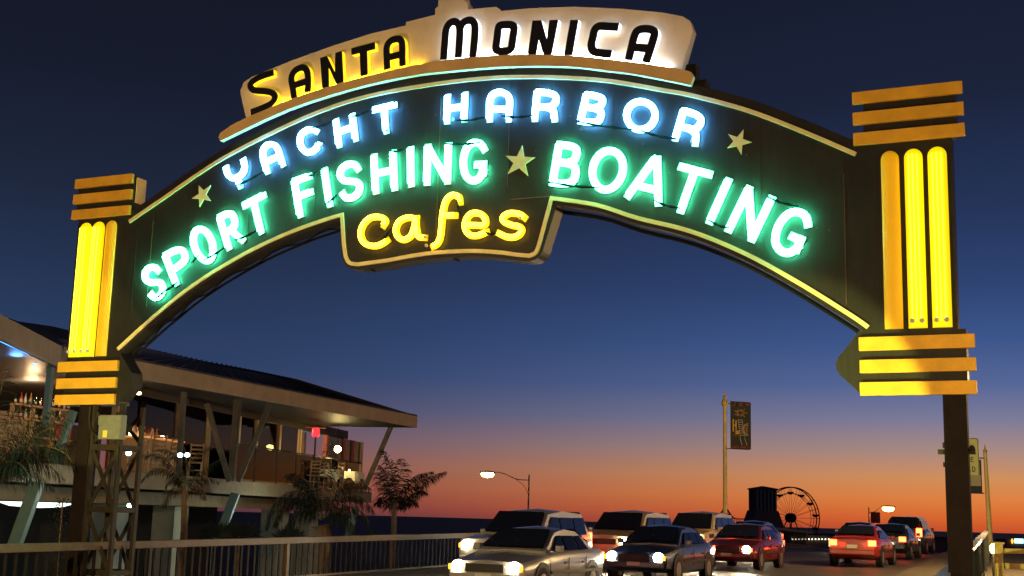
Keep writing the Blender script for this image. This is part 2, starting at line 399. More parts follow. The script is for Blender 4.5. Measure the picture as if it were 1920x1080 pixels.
# --- glyphs: centre lines in a unit box
def ell(n=22): return [(.5 + .5*math.cos(2*math.pi*i/n), .5 + .5*math.sin(2*math.pi*i/n)) for i in range(n)]
SM = lambda p: ('s', p)
LN = lambda p: ('l', p)
RAA = ('s', [(0,0),(0,.30),(0,.62),(.13,.88),(.5,1),(.87,.88),(1,.62),(1,.30),(1,0)])
GL = {
 'S': [SM([(1,.80),(.86,.94),(.5,1),(.14,.93),(0,.76),(.12,.60),(.5,.50),(.88,.40),(1,.24),(.86,.07),(.5,0),(.14,.06),(0,.20)])],
 'P': [LN([(0,0),(0,1)]), SM([(0,1),(.45,1),(.88,.93),(1,.73),(.88,.52),(.45,.45),(0,.45)])],
 'R': [LN([(0,0),(0,1)]), SM([(0,1),(.45,1),(.85,.93),(.95,.74),(.85,.54),(.45,.46),(0,.46)]), LN([(.45,.46),(1,0)])],
 'r': [LN([(0,0),(0,1)]), SM([(0,1),(.45,1),(.88,.92),(1,.72),(.85,.50),(.45,.44),(0,.44)]), SM([(.55,.44),(.88,.33),(.97,.15),(1,0)])],
 'O': [('c', ell())],
 'T': [LN([(0,1),(1,1)]), LN([(.5,1),(.5,0)])],
 'F': [LN([(0,0),(0,1)]), LN([(0,1),(1,1)]), LN([(0,.52),(.92,.52)])],
 'E': [LN([(0,0),(0,1)]), LN([(0,1),(1,1)]), LN([(0,.52),(.85,.52)]), LN([(0,0),(1,0)])],
 'I': [LN([(.5,0),(.5,1)])],
 'H': [LN([(0,0),(0,1)]), LN([(1,0),(1,1)]), LN([(0,.5),(1,.5)])],
 'N': [LN([(0,0),(0,1)]), LN([(1,0),(1,1)]), LN([(.04,.97),(.96,.03)])],
 'G': [SM([(1,.84),(.82,.97),(.5,1),(.16,.86),(0,.5),(.14,.14),(.48,0),(.82,.06),(1,.24)]), LN([(1,.2),(1,.44)]), LN([(.68,.42),(1,.42)])],
 'B': [LN([(0,0),(0,1)]), SM([(0,1),(.5,1),(.86,.94),(.93,.78),(.82,.62),(.5,.55),(0,.55)]), SM([(0,.54),(.55,.54),(.92,.46),(1,.27),(.9,.08),(.5,0),(0,0)])],
 'A': [LN([(0,0),(.46,1)]), LN([(1,0),(.54,1)]), LN([(.18,.28),(.82,.28)])],
 'a': [RAA, LN([(0,.36),(1,.36)])],
 'C': [SM([(1,.82),(.84,.95),(.52,1),(.16,.87),(0,.5),(.16,.13),(.52,0),(.84,.05),(1,.18)])],
 'Y': [SM([(0,1),(0,.78),(.06,.58),(.22,.44),(.5,.38),(.78,.44),(.94,.58),(1,.78),(1,1)]), LN([(.5,.38),(.5,0)])],
 'U': [SM([(0,1),(0,.6),(0,.3),(.15,.06),(.5,0),(.85,.06),(1,.3),(1,.6),(1,1)])],
 'D': [LN([(0,0),(0,1)]), SM([(0,1),(.5,1),(.9,.85),(1,.5),(.9,.15),(.5,0),(0,0)])],
 'J': [SM([(1,1),(1,.5),(.95,.15),(.5,0),(.1,.12),(0,.3)])],
 'M': [LN([(0,0),(0,1)]), LN([(1,0),(1,1)]), LN([(0,1),(.5,.3)]), LN([(1,1),(.5,.3)])],
}
def glyph(ch, quad, w):
    """quad TL,TR,BR,BL in plane coordinates -> list of (closed, [(x,z)...]) centre lines"""
    TL, TR, BR, BL = [Vector(q) for q in quad]
    wd = ((TR - TL).length + (BR - BL).length) / 2; hd = ((TL - BL).length + (TR - BR).length) / 2
    ix = min(.5, w / 2 / wd); iy = min(.5, w / 2 / hd); out = []
    for kind, pts in GL[ch]:
        q = [Vector((p[0], p[1], 0)) for p in pts]
        if kind == 's': q = smoothpts(q, 3)
        if kind == 'c': q = smoothpts(q, 2, True)
        r = []
        for p in q:
            x = ix + p.x * (1 - 2*ix); y = iy + p.y * (1 - 2*iy)
            v = (BL * (1-x) + BR * x) * (1-y) + (TL * (1-x) + TR * x) * y
            r.append((v.x, v.y))
        out.append((kind == 'c', r))
    return out
def off2(pts, d, closed):
    n = len(pts); o = []
    for i, p in enumerate(pts):
        a = Vector(pts[i-1] if (closed or i) else pts[0]); c = Vector(pts[(i+1) % n] if closed else pts[min(i+1, n-1)])
        t = (c - a).normalized(); o.append((p[0] - t.y*d, p[1] + t.x*d))
    return o
def neon_letter(name, strokes, w, pm, nm, tubes=2, lab=None, tr=.013):
    b = MB(); t = MB()
    for i, (cl, pts) in enumerate(strokes):
        ribbon(pts, w, -.022 - .0022 * i, 0, b, closed=cl, cap=0 if cl else w/2)
        offs = [-.25*w, 0, .25*w]
        for d in offs:
            q = off2(pts, d, cl)
            t.tube([(p[0], -.072 - .003*i, p[1]) for p in q], tr, 6, closed=cl)
    o = b.obj(name, pm, sign)
    if lab: o['label'] = lab
    t.obj('neon_tube', nm, o, smooth=True); return o
rows = [
 (M_nblue, .102, [('Y',(421,312),(462,294),(474,345),(432,363)),('a',(486,275),(522,260),(538,311),(499,329)),('C',(554,249),(597,233),(606,282),(568,300)),
   ('H',(627,224),(667,211),(674,264),(633,279)),('T',(698,203),(746,191),(749,247),(703,256)),
   ('H',(836,177.5),(879.5,172),(877,229),(834,234)),('a',(915,168),(965,168),(960,230),(914,230)),('r',(1004,168),(1052,170),(1046,230),(998,229)),
   ('B',(1097,172),(1142,178),(1130,240),(1083,233)),('O',(1176,181),(1241,191),(1229,255),(1166,245)),('r',(1279,201),(1326,214),(1309,277),(1260,264))]),
 (M_ngreen, .116, [('S',(265,507),(297,489),(318,553),(286,571)),('P',(306,478),(345,456),(371,513),(329,539)),('O',(351,440),(389,414),(417,480),(379,506)),
   ('R',(408,406),(441,388),(463,453),(427,472)),('T',(454,383),(499,359),(516,430),(469,449)),
   ('F',(548,337),(585,324),(598,395),(560,411)),('I',(603.5,317),(616,313),(627,387),(614,391)),('S',(632,311),(675,296),(685,371),(641,384)),
   ('H',(697,290),(744.5,280),(747,357.5),(701,366)),('I',(764.5,275.5),(778,274),(779.5,351),(765.5,352)),('N',(798,271),(849,267),(846,346),(796,349)),
   ('G',(866,262),(915,262),(913,346),(863,346)),
   ('B',(1045,265),(1094,270),(1084,355),(1030,349)),('O',(1116,271),(1184,283),(1166,369),(1098,357)),('A',(1199,285),(1268,301),(1240,389),(1171,372)),
   ('T',(1275,305),(1339,322),(1309,409),(1243,393)),('I',(1361,331),(1376,337.5),(1337,424.5),(1322,418)),('N',(1401,346),(1456,371),(1415,457),(1358,434)),
   ('G',(1473,379),(1530,404),(1492,493),(1434,464))]),
]
for mt, w, lets in rows:
    for ch, *q in lets:
        neon_letter('neon_letter', glyph(ch, P2(q), w), w, M_plate, mt)
c7 = lambda L_: [(400 + x/4, 260 + y/4) for x, y in L_]
c8 = lambda L_: [(820 + x/4, 250 + y/4) for x, y in L_]
def sp(L_, k=4): return [(v.x, v.y) for v in smoothpts([Vector((*S(*p), 0)) for p in L_], k)]
cafes = [
 [sp(c7([(1285,655),(1300,620),(1262,592),(1190,597),(1135,650),(1115,720),(1140,785),(1205,808),(1265,798),(1310,768)]))],
 [sp(c7([(1530,605),(1470,595),(1405,625),(1378,690),(1400,748),(1450,760),(1500,720),(1530,610)])), sp(c7([(1530,600),(1532,670),(1545,735),(1590,745)]))],
 [sp(c7([(1855,480),(1848,440),(1800,428),(1755,470),(1730,560),(1722,650),(1712,740),(1690,790),(1655,812)])), sp(c7([(1725,580),(1820,578)]))],
 [sp(c8([(215,690),(290,692),(362,690),(365,640),(320,603),(260,608),(222,660),(218,720),(250,765),(310,770),(375,745)]))],
 [sp(c8([(660,635),(620,608),(550,603),(505,630),(505,665),(560,690),(625,705),(640,740),(600,778),(530,780),(465,752)]))],
]
for st in cafes:
    neon_letter('neon_letter', [(False, q) for q in st], .105, M_cplate, M_nyel, lab='yellow script neon letter')
# wires between letters and glass insulators
wires = [((450,350),(500,325)),((590,243),(628,232)),((665,222),(700,210)),((862,229),(915,223)),((946,221),(1004,220)),((1085,230),(1190,246)),((1205,248),(1272,264)),
 ((318,546),(340,530)),((388,490),(428,466)),((448,452),(488,434)),((584,333),(604,322)),((617,384),(638,368)),((738,286),(766,283)),((842,273),(906,270)),
 ((1034,344),(1128,354)),((1230,378),(1280,393)),((1333,415),(1371,430)),((1443,373),(1500,390)),((722,452),(740,430)),((862,378),(872,408)),((915,437),(935,440)),((300,560),(318,545)),((366,494),(380,480))]
for a, c in wires:
    a = S(*a); c = S(*c); b = MB(); q = [(a[0] + (c[0]-a[0])*t, -.105 - .02*math.sin(math.pi*t), a[1] + (c[1]-a[1])*t - .03*math.sin(math.pi*t)) for t in [i/6 for i in range(7)]]
    b.tube(q, [.016, .014, .026, .014, .028, .014, .016], 6, M_wire); b.obj('letter_wire', M_wire, sign)
for x, y in ((853,226),(729,247),(1300,268),(1089,229),(606,278),(457,349),(800,446),(803,462),(979,410)):
    p = S(x, y); gb = MB(); gb.lathe([(.008,0),(.03,.01),(.03,.03),(.015,.045)], 8, None, (p[0], -.05, p[1]), Matrix.Rotation(R(90), 4, 'X')); gb.obj('glass_insulator', M_glassbead, sign)
# stars
for pts in ([(373.7,348),(396,347.5),(395.7,377),(375,388.7),(360.7,372.5)],[(980,273),(1004,295.5),(990.7,330.5),(952.5,326.5),(948.7,292.5)],[(1394.5,243.7),(1410,267),(1390.5,290.5),(1364.5,278),(1365.7,252)]):
    q = P2(pts); cx = sum(p[0] for p in q)/5; cz = sum(p[1] for p in q)/5; o = []
    for i in range(5):
        a = q[i]; c = q[(i+1) % 5]; mx_ = ((a[0]+c[0])/2, (a[1]+c[1])/2); o += [a, (cx + (mx_[0]-cx)*.47, cz + (mx_[1]-cz)*.47)]
    b = MB(); b.prism(o, -.02, .0); b.obj('gold_star', M_gold, sign)
# raised black letters of the name
c4 = lambda L_: [(400 + x/4, y/4) for x, y in L_]
c5 = lambda L_: [(820 + x/4, y/4) for x, y in L_]
def raised(strokes, w, em, quads=()):
    b = MB(); e = MB()
    for i, (kind, pts) in enumerate(strokes):
        cl = kind == 'c'
        if kind == 'p': e.prism(P2(pts), -.176, -.081); b.prism(P2(pts), -.190 - .0015*i, -.1775 ); continue
        q = sp(pts, 4) if kind == 's' else P2(pts)
        if cl: q = [(v.x, v.y) for v in smoothpts([Vector((*S(*p), 0)) for p in pts], 3, True)]
        ribbon(q, w, -.190 - .0015*i, -.1775, b, closed=cl); ribbon(q, w, -.176 - .001*i, -.081, e, closed=cl)
    o = b.obj('raised_letter', M_black, sign); e.obj('lit_return', em, o)
raised([('s', c4([(497,568),(400,600),(345,632),(322,665),(350,700),(430,708),(488,722),(508,755),(480,800),(410,835),(328,866)]))], .115, M_yedge)
raised([('s', c4([(652,760),(642,690),(630,610),(655,558),(705,532),(742,550),(755,620),(750,730)][:7] + [(752,716)])), ('l', c4([(640,668),(752,633)]))], .118, M_yedge)
raised([('p', c4([(845,462),(896,447),(955,570),(958,425),(1007,410),(1020,640),(968,657),(908,530),(912,672),(862,688)]))], .12, M_yedge)
raised([('p', c4([(1078,390),(1253,345),(1255,395),(1195,411),(1200,588),(1148,600),(1140,425),(1080,440)]))], .12, M_yedge)
raised([('s', c4([(1346,548),(1342,460),(1342,380),(1370,335),(1420,320),(1448,332),(1457,380),(1457,450),(1460,524)])), ('l', c4([(1342,460),(1457,434)]))], .118, M_yedge)
raised([('s', c5([(85,476),(95,340),(103,255),(125,210),(160,192),(192,208),(206,250),(203,350),(195,461)])), ('s', c5([(206,250),(228,203),(275,182),(308,198),(320,245),(314,350),(302,457)]))], .128, M_wedge)
raised([('c', c5([(505,222),(545,216),(590,218),(610,240),(600,320),(588,392),(560,410),(525,414),(492,410),(476,385),(484,320),(492,248)]))], .13, M_wedge)
raised([('p', c5([(748,185),(815,184),(855,325),(875,182),(940,180),(890,442),(832,440),(795,325),(775,440),(713,438)]))], .13, M_wedge)
raised([('p', c5([(1030,182),(1090,181),(1045,444),(984,443)]))], .13, M_wedge)
raised([('s', c5([(1388,234),(1310,230),(1245,228),(1212,255),(1198,310),(1186,365),(1198,408),(1235,425),(1336,436)]))], .13, M_wedge)
raised([('s', c5([(1463,482),(1485,390),(1508,300),(1535,258),(1590,248),(1640,258),(1656,290),(1625,400),(1592,500)])), ('l', c5([(1487,384),(1628,396)]))], .128, M_wedge)
# tubes in the trough between ledge and name board
def trough(pxs, m):
    q = sp(pxs, 4); b = MB(); b.tube([(p[0], -.145, p[1] + .012) for p in q], .014, 6); b.obj('trough_tube', m, sign, smooth=True)
M_try = mat('neon_trough_yellow', (1,.9,.3), .3, emit=(1.0,.58,.02), es=34)
M_trw = mat('neon_trough_white', (1,1,1), .3, emit=(.78,.84,1.0), es=48)
trough([(500,217),(562,190),(675,155),(800,127)], M_try)
trough([(845,119),(960,110),(1070,111),(1195,124),(1262,134)], M_trw)
# --- pillars: bars, flutes
def slab(pts, y0, y1, m, name='pillar_bar'):
    b = MB(); b.prism(P2(pts), y0, y1); return b.obj(name, m, sign, bevel=.006)
Lc = [[(145.5,339.5),(253,325),(251,343),(144,356.5)],[(142,368),(250.5,354.5),(249,373.5),(141,385.5)],[(139,396.5),(248,385),(246,402.5),(138,414)]]
Rc = [[(1598.5,176.6),(1804.4,153),(1806,176),(1599.3,198)],[(1600,213.5),(1807,193),(1808,216.5),(1600.4,236.8)],[(1600.8,251.8),(1809.6,232.3),(1810,256.3),(1601.5,274.3)]]
Lb = [[(113.7,680),(225,675.5),(223.7,695),(112,699)],[(110.7,711.7),(222,706.7),(220.5,727),(109.5,730)],[(107.5,742),(219,738),(217.5,758),(106.5,760)]]
Rb = [[(1611.5,633),(1827.8,627),(1829,652),(1611.8,659.3)],[(1613,675),(1830.4,671.6),(1831.5,696),(1613.3,700.4)],[(1613.3,717),(1832,714.4),(1833,739),(1614,743)]]
def rect(q):   # true rectangle in the plane
    p = P2(q); x0 = (p[0][0]+p[3][0])/2; x1 = (p[1][0]+p[2][0])/2; z1 = (p[0][1]+p[1][1])/2; z0 = (p[2][1]+p[3][1])/2
    return x0, x1, z0, z1
for grp in (Lc, Rc, Lb, Rb):
    for q in grp:
        x0, x1, z0, z1 = rect(q); b = MB(); b.box((x0, -.07, z0), (x1, -.004, z1)); b.obj('pillar_bar', M_bar, sign, bevel=.006)
for grp, ins, tag_ in ((Lc, (.0, .0), 0), (Rc, (.1, .11), 0)):
    x0, x1, z0, z1 = rect(grp[0]); a0, a1, a2, a3 = rect(grp[2])
    b = MB(); b.box((x0 + ins[0] + .04, .0, a2 + .06), (x1 - ins[1], TH_B + .02, z1 - .03)); b.obj('cap_block', M_board, sign)
x0, x1, z0, z1 = rect(Lc[0]); a = rect(Lc[2])
b = MB(); b.box((x1 + .002, .06, a[2] + .25), (x1 + .03, TH_B, z1 - .05)); b.obj('cap_side_panel', M_gold, sign)
FL = [[(149.5,173),(129.5,151),421,668],[(173.5,197.5),(154,175),419,667],[(199.5,219.5),(180,199),416,666]]
FR = [[(1650.6,1685),(1660,1695),283,617],[(1694.7,1728.5),(1704.4,1741),279,615.5],[(1737,1773.4),(1751,1788),276,614]]
zt_ = sum(S((f[0][0]+f[0][1])/2, f[2])[1] for f in FR)/3; zb_ = sum(S((f[1][0]+f[1][1])/2, f[3])[1] for f in FR)/3
for grp, lit in ((FL, (1,1,0)), (FR, (0,1,1))):
    for f, on in zip(grp, lit):
        xa = S(f[1][0], f[3])[0]; xb = S(f[1][1], f[3])[0]; xc = S(f[0][0], f[2]+20)[0]; xd = S(f[0][1], f[2]+20)[0]
        x0, x1 = (xa+xc)/2, (xb+xd)/2; r = (x1-x0)/2; cx = (x0+x1)/2
        b = MB(); n = 14; rings = []
        # half-round column with a domed head
        prof = [(zb_, 1.0)] + [(zt_ - r + r*math.sin(R(a_)), math.cos(R(a_))) for a_ in (0,15,30,45,60,72,82,88)]
        for z, k in prof:
            i0 = len(b.v)
            for q in range(n+1):
                th = math.pi*q/n; b.v.append(Vector((cx - r*k*math.cos(th), -.002 - .075*k*math.sin(th), z)))
            rings.append(i0)
        for A, B in zip(rings, rings[1:]):
            for q in range(n): b.f.append([A+q, A+q+1, B+q+1, B+q]); b.mi.append(0)
        b.f.append([rings[0]+q for q in reversed(range(n+1))]); b.mi.append(0)
        o = b.obj('pillar_flute', M_flute if on else M_flute2, sign, smooth=True)
        if on:
            t = MB()
            for d in (-.45, .0, .45):
                yy = -.002 - .075*math.sqrt(1-d*d) - .02
                t.tube([(cx + r*d, yy, zb_ + .08), (cx + r*d, yy, zt_ - r*.8)], .011, 6)
            t.obj('neon_tube', M_ftube, o, smooth=True)
            for sx in (-.5, .5):
                k = MB(); k.lathe([(.012,0),(.034,.01),(.034,.035),(.02,.05)], 8, None, (cx + r*sx, -.085, zb_ + .09), Matrix.Rotation(R(90), 4, 'X'))
                k.obj('glass_insulator', M_glassbead, o, smooth=True)
# posts
x0 = (S(1764.4,745)[0] + S(1779.8,1080)[0])/2; x1 = (S(1808.4,745)[0] + S(1825.7,1080)[0])/2
gz = g(S0)
b = MB(); b.box((x0, .04, gz - .2), (x1, TH_B - .02, zb)); 
b.obj('support_post', M_brown, sign, bevel=.01)
b = MB()
for z in (1.95, 2.55, 2.0, 1.55):
    pass
zc = S(1800, 846)[1]
b.box((x0 - .09, .1, zc - .03), (x0 - .001, .22, zc + .03)); b.box((x0 - .025, .08, zc + .05), (x0 - .001, .2, zc + .12)); b.box((x0 - .025, .08, zc - .2), (x0 - .001, .2, zc - .14))
b.obj('post_bracket', M_steel, sign); b = MB(); b.box((x1 + .001, .1, zc - .03), (x1 + .08, .22, zc + .01)); b.lathe([(.035,0),(.045,.02),(.03,.06),(.01,.08)], 10, None, (x1 + .04, .16, zc + .011))
b.obj('post_bracket', M_steel, sign)
x0 = (S(141,810)[0] + S(125,1010)[0])/2; x1 = (S(162,810)[0] + S(150,1010)[0])/2
b = MB(); b.box((x0, .04, gz - 4), (x1, TH_B - .02, zb)); b.obj('support_post', M_brown, sign, bevel=.01)
# lattice tower at the left foot
b = MB(); X0 = x1 + .06; X1 = S(219, 830)[0]; za = S(190,838)[1]; zc2 = S(185,955)[1]
for yy in (.08, .62):
    for x in (X0, X1): b.box((x - .035, yy - .035, gz - 4), (x + .035, yy + .035, zb if x == X1 or yy < .1 else za))
    zz = [za, zc2, zc2 - (za - zc2), zc2 - 2*(za - zc2)]
    for k, z in enumerate(zz): b.box((X0, yy - .03, z - .05), (X1, yy + .03, z + .05))
    for z_a, z_b in zip(zz, zz[1:]):
        b.bar((X0, yy - .012, z_a), (X1, yy - .012, z_b), .02, .075, up=(0,1,0)) if False else b.bar((X0, yy - .012, z_a), (X1, yy - .012, z_b), .075, .02, up=(0,1,0))
        b.bar((X1, yy + .012, z_a), (X0, yy + .012, z_b), .075, .02, up=(0,1,0))
    b.bar((X0, yy, zb - .1), (X1, yy, za + .1), .07, .02, up=(0,1,0)); b.bar((X1, yy + .02, zb - .1), (X0, yy + .02, za + .1), .07, .02, up=(0,1,0))
for x in (X0, X1):
    for z in zz: b.box((x - .03, .08, z - .045), (x + .03, .62, z + .045))
b.obj('lattice_tower', M_steel, sign)
b = MB(); p = S(196,779); q = S(233,824); b.box((p[0], -.12, q[1]), (q[0], .03, p[1]))
o = b.obj('electrical_box', M_box, sign, bevel=.008)
b = MB(); b.box((p[0] + .01, -.132, q[1] + .01), (q[0] - .01, -.121, p[1] - .01)); b.obj('box_lid', M_box, o, bevel=.004)
b = MB(); p = S(203,808); q = S(210,821); b.box((p[0], -.137, q[1]), (q[0], -.133, p[1])); b.obj('warning_tag', M_yellowtag, o)
b = MB(); p = S(186,780); q = S(195,797); b.box((p[0], -.02, q[1]), (q[0], .06, p[1])); b.obj('switch_box', M_box, sign, bevel=.008)
b = MB(); p = S(172,765); q = S(168,780)
b.tube([(S(*a_)[0], .02, S(*a_)[1]) for a_ in ((168,762),(166,785),(167,800),(173,812),(182,818))], .02, 6)
b.tube([(S(*a_)[0], .05, S(*a_)[1]) for a_ in ((226,762),(223,775),(222,790))], .018, 6); b.tube([(S(*a_)[0], .05, S(*a_)[1]) for a_ in ((233,756),(232,770),(226,790))], .018, 6)
b.tube([(S(*a_)[0], -.02, S(*a_)[1]) for a_ in ((222,838),(219,900),(214,960),(211,1010))], .012, 6)
b.obj('conduit', M_steel, sign)
#PART2
# ================================================================== LAMPS
M_pole = mat('cream_pole_paint', (.78, .64, .20), .45, noise=.2, nscale=3)
M_polegrey = mat('grey_pole_paint', (.20, .18, .13), .45)
M_sodium = mat('sodium_lens', (1, .8, .4), .3, emit=(1.0, .72, .22), es=14)
def street_lamp(base, h, arm, dirv, label, group=None, power=0, r=.09, lens=.16):
    t = thing('street_lamp', label, 'street lamp', tuple(base), 0, group)
    d = Vector(dirv).normalized(); b = MB()
    b.lathe([(r*1.9, 0), (r*1.9, .25), (r*1.1, .35), (r, .5), (r*.6, h), (r*.2, h + .12)], 12)
    b.obj('pole', M_polegrey, t, smooth=True)
    b = MB(); q = smoothpts([Vector((0, 0, h - .35)), d*arm*.3 + Vector((0, 0, h - .3)), d*arm*.62 + Vector((0, 0, h + .12)), d*arm*.85 + Vector((0, 0, h + .2)), d*arm + Vector((0, 0, h + .18))], 5)
    b.tube(q, .035 * r/.09, 6)
    b.tube(smoothpts([Vector((0, 0, h - 1.6)), d*arm*.12 + Vector((0, 0, h - .8)), d*arm*.4 + Vector((0, 0, h - .15))], 4), .018 * r/.09, 5)
    b.obj('arm', M_polegrey, t, smooth=True)
    hd = MB(); X = Matrix.Translation(d*arm + Vector((0, 0, h + .18))) @ Matrix.Diagonal((1.5, 1.5, 1, 1))
    hd.lathe([(.06, .12), (.17*lens/.16, .06), (.2*lens/.16, -.02), (.19*lens/.16, -.04)], 14, None, (0,0,0), X)
    ho = hd.obj('lamp_head', M_polegrey, t, smooth=True)
    ln = MB(); ln.lathe([(lens*.9, -.045), (lens, -lens*.5), (lens*.8, -lens), (.02, -lens*1.25)], 14, None, (0,0,0), X)
    ln.obj('lamp_lens', M_sodium, ho, smooth=True)
    if power:
        l = bpy.data.lights.new('lamp_light', 'POINT'); l.energy = power; l.color = (1.0, .66, .27); l.shadow_soft_size = .18
        lo = bpy.data.objects.new('lamp_light', l); COL.objects.link(lo); lo.parent = t; lo.location = d*arm + Vector((0, 0, h - .12))
    return t
# two lamps beside the camera light the sign's face, the rail and the road
street_lamp(rp(8.0, -13.8), 3.2, 1.3, RD * -.2 + RN, 'curved arm street lamp on the kerb before the sign', None, 3600)
street_lamp(rp(10.0, 2.2), 2.6, .8, RD - RN * .6, 'curved arm street lamp on the plaza right of the sign', None, 1700)
street_lamp(rp(42, 1.6), 6.0, 1.8, -RN, 'added unseen street lamp on the right pavement beyond the steel post', None, 5500)  # added out of view to light the road, fence and banner pole
street_lamp(rp(5, -9), 6.0, 1.8, RD, 'tall street lamp in the road before the sign', None, 4500) if False else None
p = at(992, 892, 105); street_lamp((p.x, p.y, -5), p.z + 5, 3.4, (-1, -.12, 0), 'lit curved arm street lamp in the beach lot left of the banner pole', 'sodium street lamps', 1800, r=.1, lens=.36)
p = at(1629, 953, 118); street_lamp((p.x, p.y, g(150) - .3), p.z - g(150) + .3, 1.7, (1, -.2, 0), 'lit street lamp on the pier road beside a red banner', 'sodium street lamps', 1500, r=.09, lens=.36)
p = rp(24, -16.6); 
street_lamp(p, 6.2, 1.8, RN, 'street lamp at the left rail behind the arch', None, 0) if False else None
M_bann = mat('banner_cloth_dark', (.035, .045, .035), .8)
M_bgold = mat('banner_gold', (.70, .42, .06), .7); M_bred = mat('banner_red', (.42, .07, .03), .7); M_bcream = mat('banner_cream', (.45, .42, .30), .7); M_byel = mat('banner_yellow', (.85, .75, .10), .7)
M_redban = mat('red_banner_cloth', (.22, .03, .02), .8, noise=.5, nscale=5)
# banner pole
p = at(1359, 733, 60); bz = g(rp(0, 0).dot(RD) + (p.dot(RD)))
t = thing('banner_pole', 'tall cream pole with spiked finial at the left rail', 'pole', (p.x, p.y, bz), 0)
b = MB(); b.lathe([(.2, 0), (.2, .5), (.13, .6), (.105, 1.2), (.085, p.z - bz - .75)], 14); b.obj('pole', M_pole, t, smooth=True)
H = p.z - bz; b = MB(); b.lathe([(.085, H - .75), (.15, H - .68), (.16, H - .55), (.12, H - .42), (.06, H - .36), (.09, H - .28), (.03, H - .15), (.008, H)], 12); b.obj('finial', M_pole, t, smooth=True)
b = MB(); 
for y in (757, 841):
    q = at(1372, y, 60); b.bar((.0, 0, q.z - bz), (1.12, -.05, q.z - bz - .03), .035)
b.obj('banner_bracket', M_steel, t)
def letters(text, x, z, w, h, gap, sw, y0, y1, m, mb=None):
    b = mb or MB()
    for ch in text:
        if ch != ' ':
            q = [(x, z+h), (x+w, z+h), (x+w, z), (x, z)]
            for i, (cl, pts) in enumerate(glyph(ch, q, sw)):
                ribbon(pts, sw, y0 - .0015*i, y1, b, m, closed=cl, cap=0 if cl else sw/2)
        x += w + gap
    return b
a = at(1369, 752, 60); c = at(1408, 843, 60); bw = c.x - a.x; bh = a.z - c.z
t = thing('pole_banner', 'dark vertical street banner with golden pier picture hanging from the cream pole', 'banner', (a.x, 59.95, c.z), 0)
b = MB(); n = 10
for i in range(n):
    x0 = bw*i/n; x1 = bw*(i+1)/n; y0 = .02*math.sin(i*.8); y1 = .02*math.sin((i+1)*.8)
    b.face([(x0, y0, 0), (x1, y1, 0), (x1, y1, bh - .04*x1), (x0, y0, bh - .04*x0)])
b.obj('cloth', M_bann, t)
b = MB(); b.box((.03, -.03, bh*.86), (bw - .03, -.024, bh*.862), M_bred)
letters('JOY', bw*.07, bh*.895, bw*.17, bh*.075, bw*.17, .035, -.034, -.024, M_bred, b)
letters('SANTA MONICA', bw*.03, bh*.02, bw*.065, bh*.045, bw*.013, .014, -.034, -.024, M_bred, b)
sx, sz = bw*.48, bh*.755
b.lathe([(.05,-.036),(.05,-.024)], 12, M_byel, (sx, 0, sz), Matrix.Rotation(R(90), 4, 'X'))
for i in range(14):
    an = math.pi*2*i/14; k = .24 if i % 2 else .34
    b.bar((sx + .09*math.cos(an), -.03 - .0007*i, sz + .08*math.sin(an)), (sx + k*math.cos(an), -.03 - .0007*i, sz + k*.7*math.sin(an)), .035 if i % 2 else .02, .004, (M_bgold, M_bred, M_bcream)[i % 3], up=(0,1,0))
b.box((bw*.1, -.034, bh*.36), (bw*.17, -.026, bh*.62), M_bgold); b.box((bw*.24, -.034, bh*.40), (bw*.30, -.026, bh*.60), M_bgold); b.box((bw*.17, -.033, bh*.48), (bw*.24, -.026, bh*.51), M_bgold); b.box((bw*.24, -.033, bh*.31), (bw*.42, -.026, bh*.385), M_bgold)
b.lathe([(.12,-.036),(.12,-.026)], 10, M_byel, (bw*.77, 0, bh*.585), Matrix.Rotation(R(90), 4, 'X'))
for i, r_ in enumerate((.07, .13, .19, .25)):
    q = [(bw*.84 + r_*math.cos(R(an)), bh*.41 + r_*1.1*math.sin(R(an))) for an in range(85, 276, 19)]
    ribbon(q, .028, -.037, -.026, b, (M_bgold, M_bred, M_bgold, M_bcream)[i])
for i in range(8):
    z = bh*(.60 - .045*i); b.box((bw*(.36 + .012*i), -.036, z), (bw*(.56 + .015*i), -.026, z + bh*.012), M_bcream)
b.bar((bw*.37, -.031, bh*.62), (bw*.48, -.031, bh*.24), .02, .004, M_bcream, up=(0,1,0)); b.bar((bw*.57, -.031, bh*.62), (bw*.70, -.031, bh*.24), .02, .004, M_bcream, up=(0,1,0))
b.bar((bw*.46, -.031, bh*.24), (bw*.56, -.031, bh*.085), .035, .004, M_bcream, up=(0,1,0)); b.bar((bw*.68, -.031, bh*.23), (bw*.80, -.031, bh*.085), .03, .004, M_bcream, up=(0,1,0))
for z in (.305, .285, .265): b.box((bw*.08, -.033, bh*z), (bw*.4, -.026, bh*(z + .006)), M_bred)
b.obj('printed_picture', None, t)
# small red banner on the far lamp
a = at(1632, 960, 117.5); c = at(1650, 981, 117.5)
t = tag(None or (lambda b: (b.box((a.x, 117.4, c.z), (c.x, 117.44, a.z)), b.obj('street_banner', M_redban))[1])(MB()), 'small dark red banner hanging from the far street lamp', 'banner')
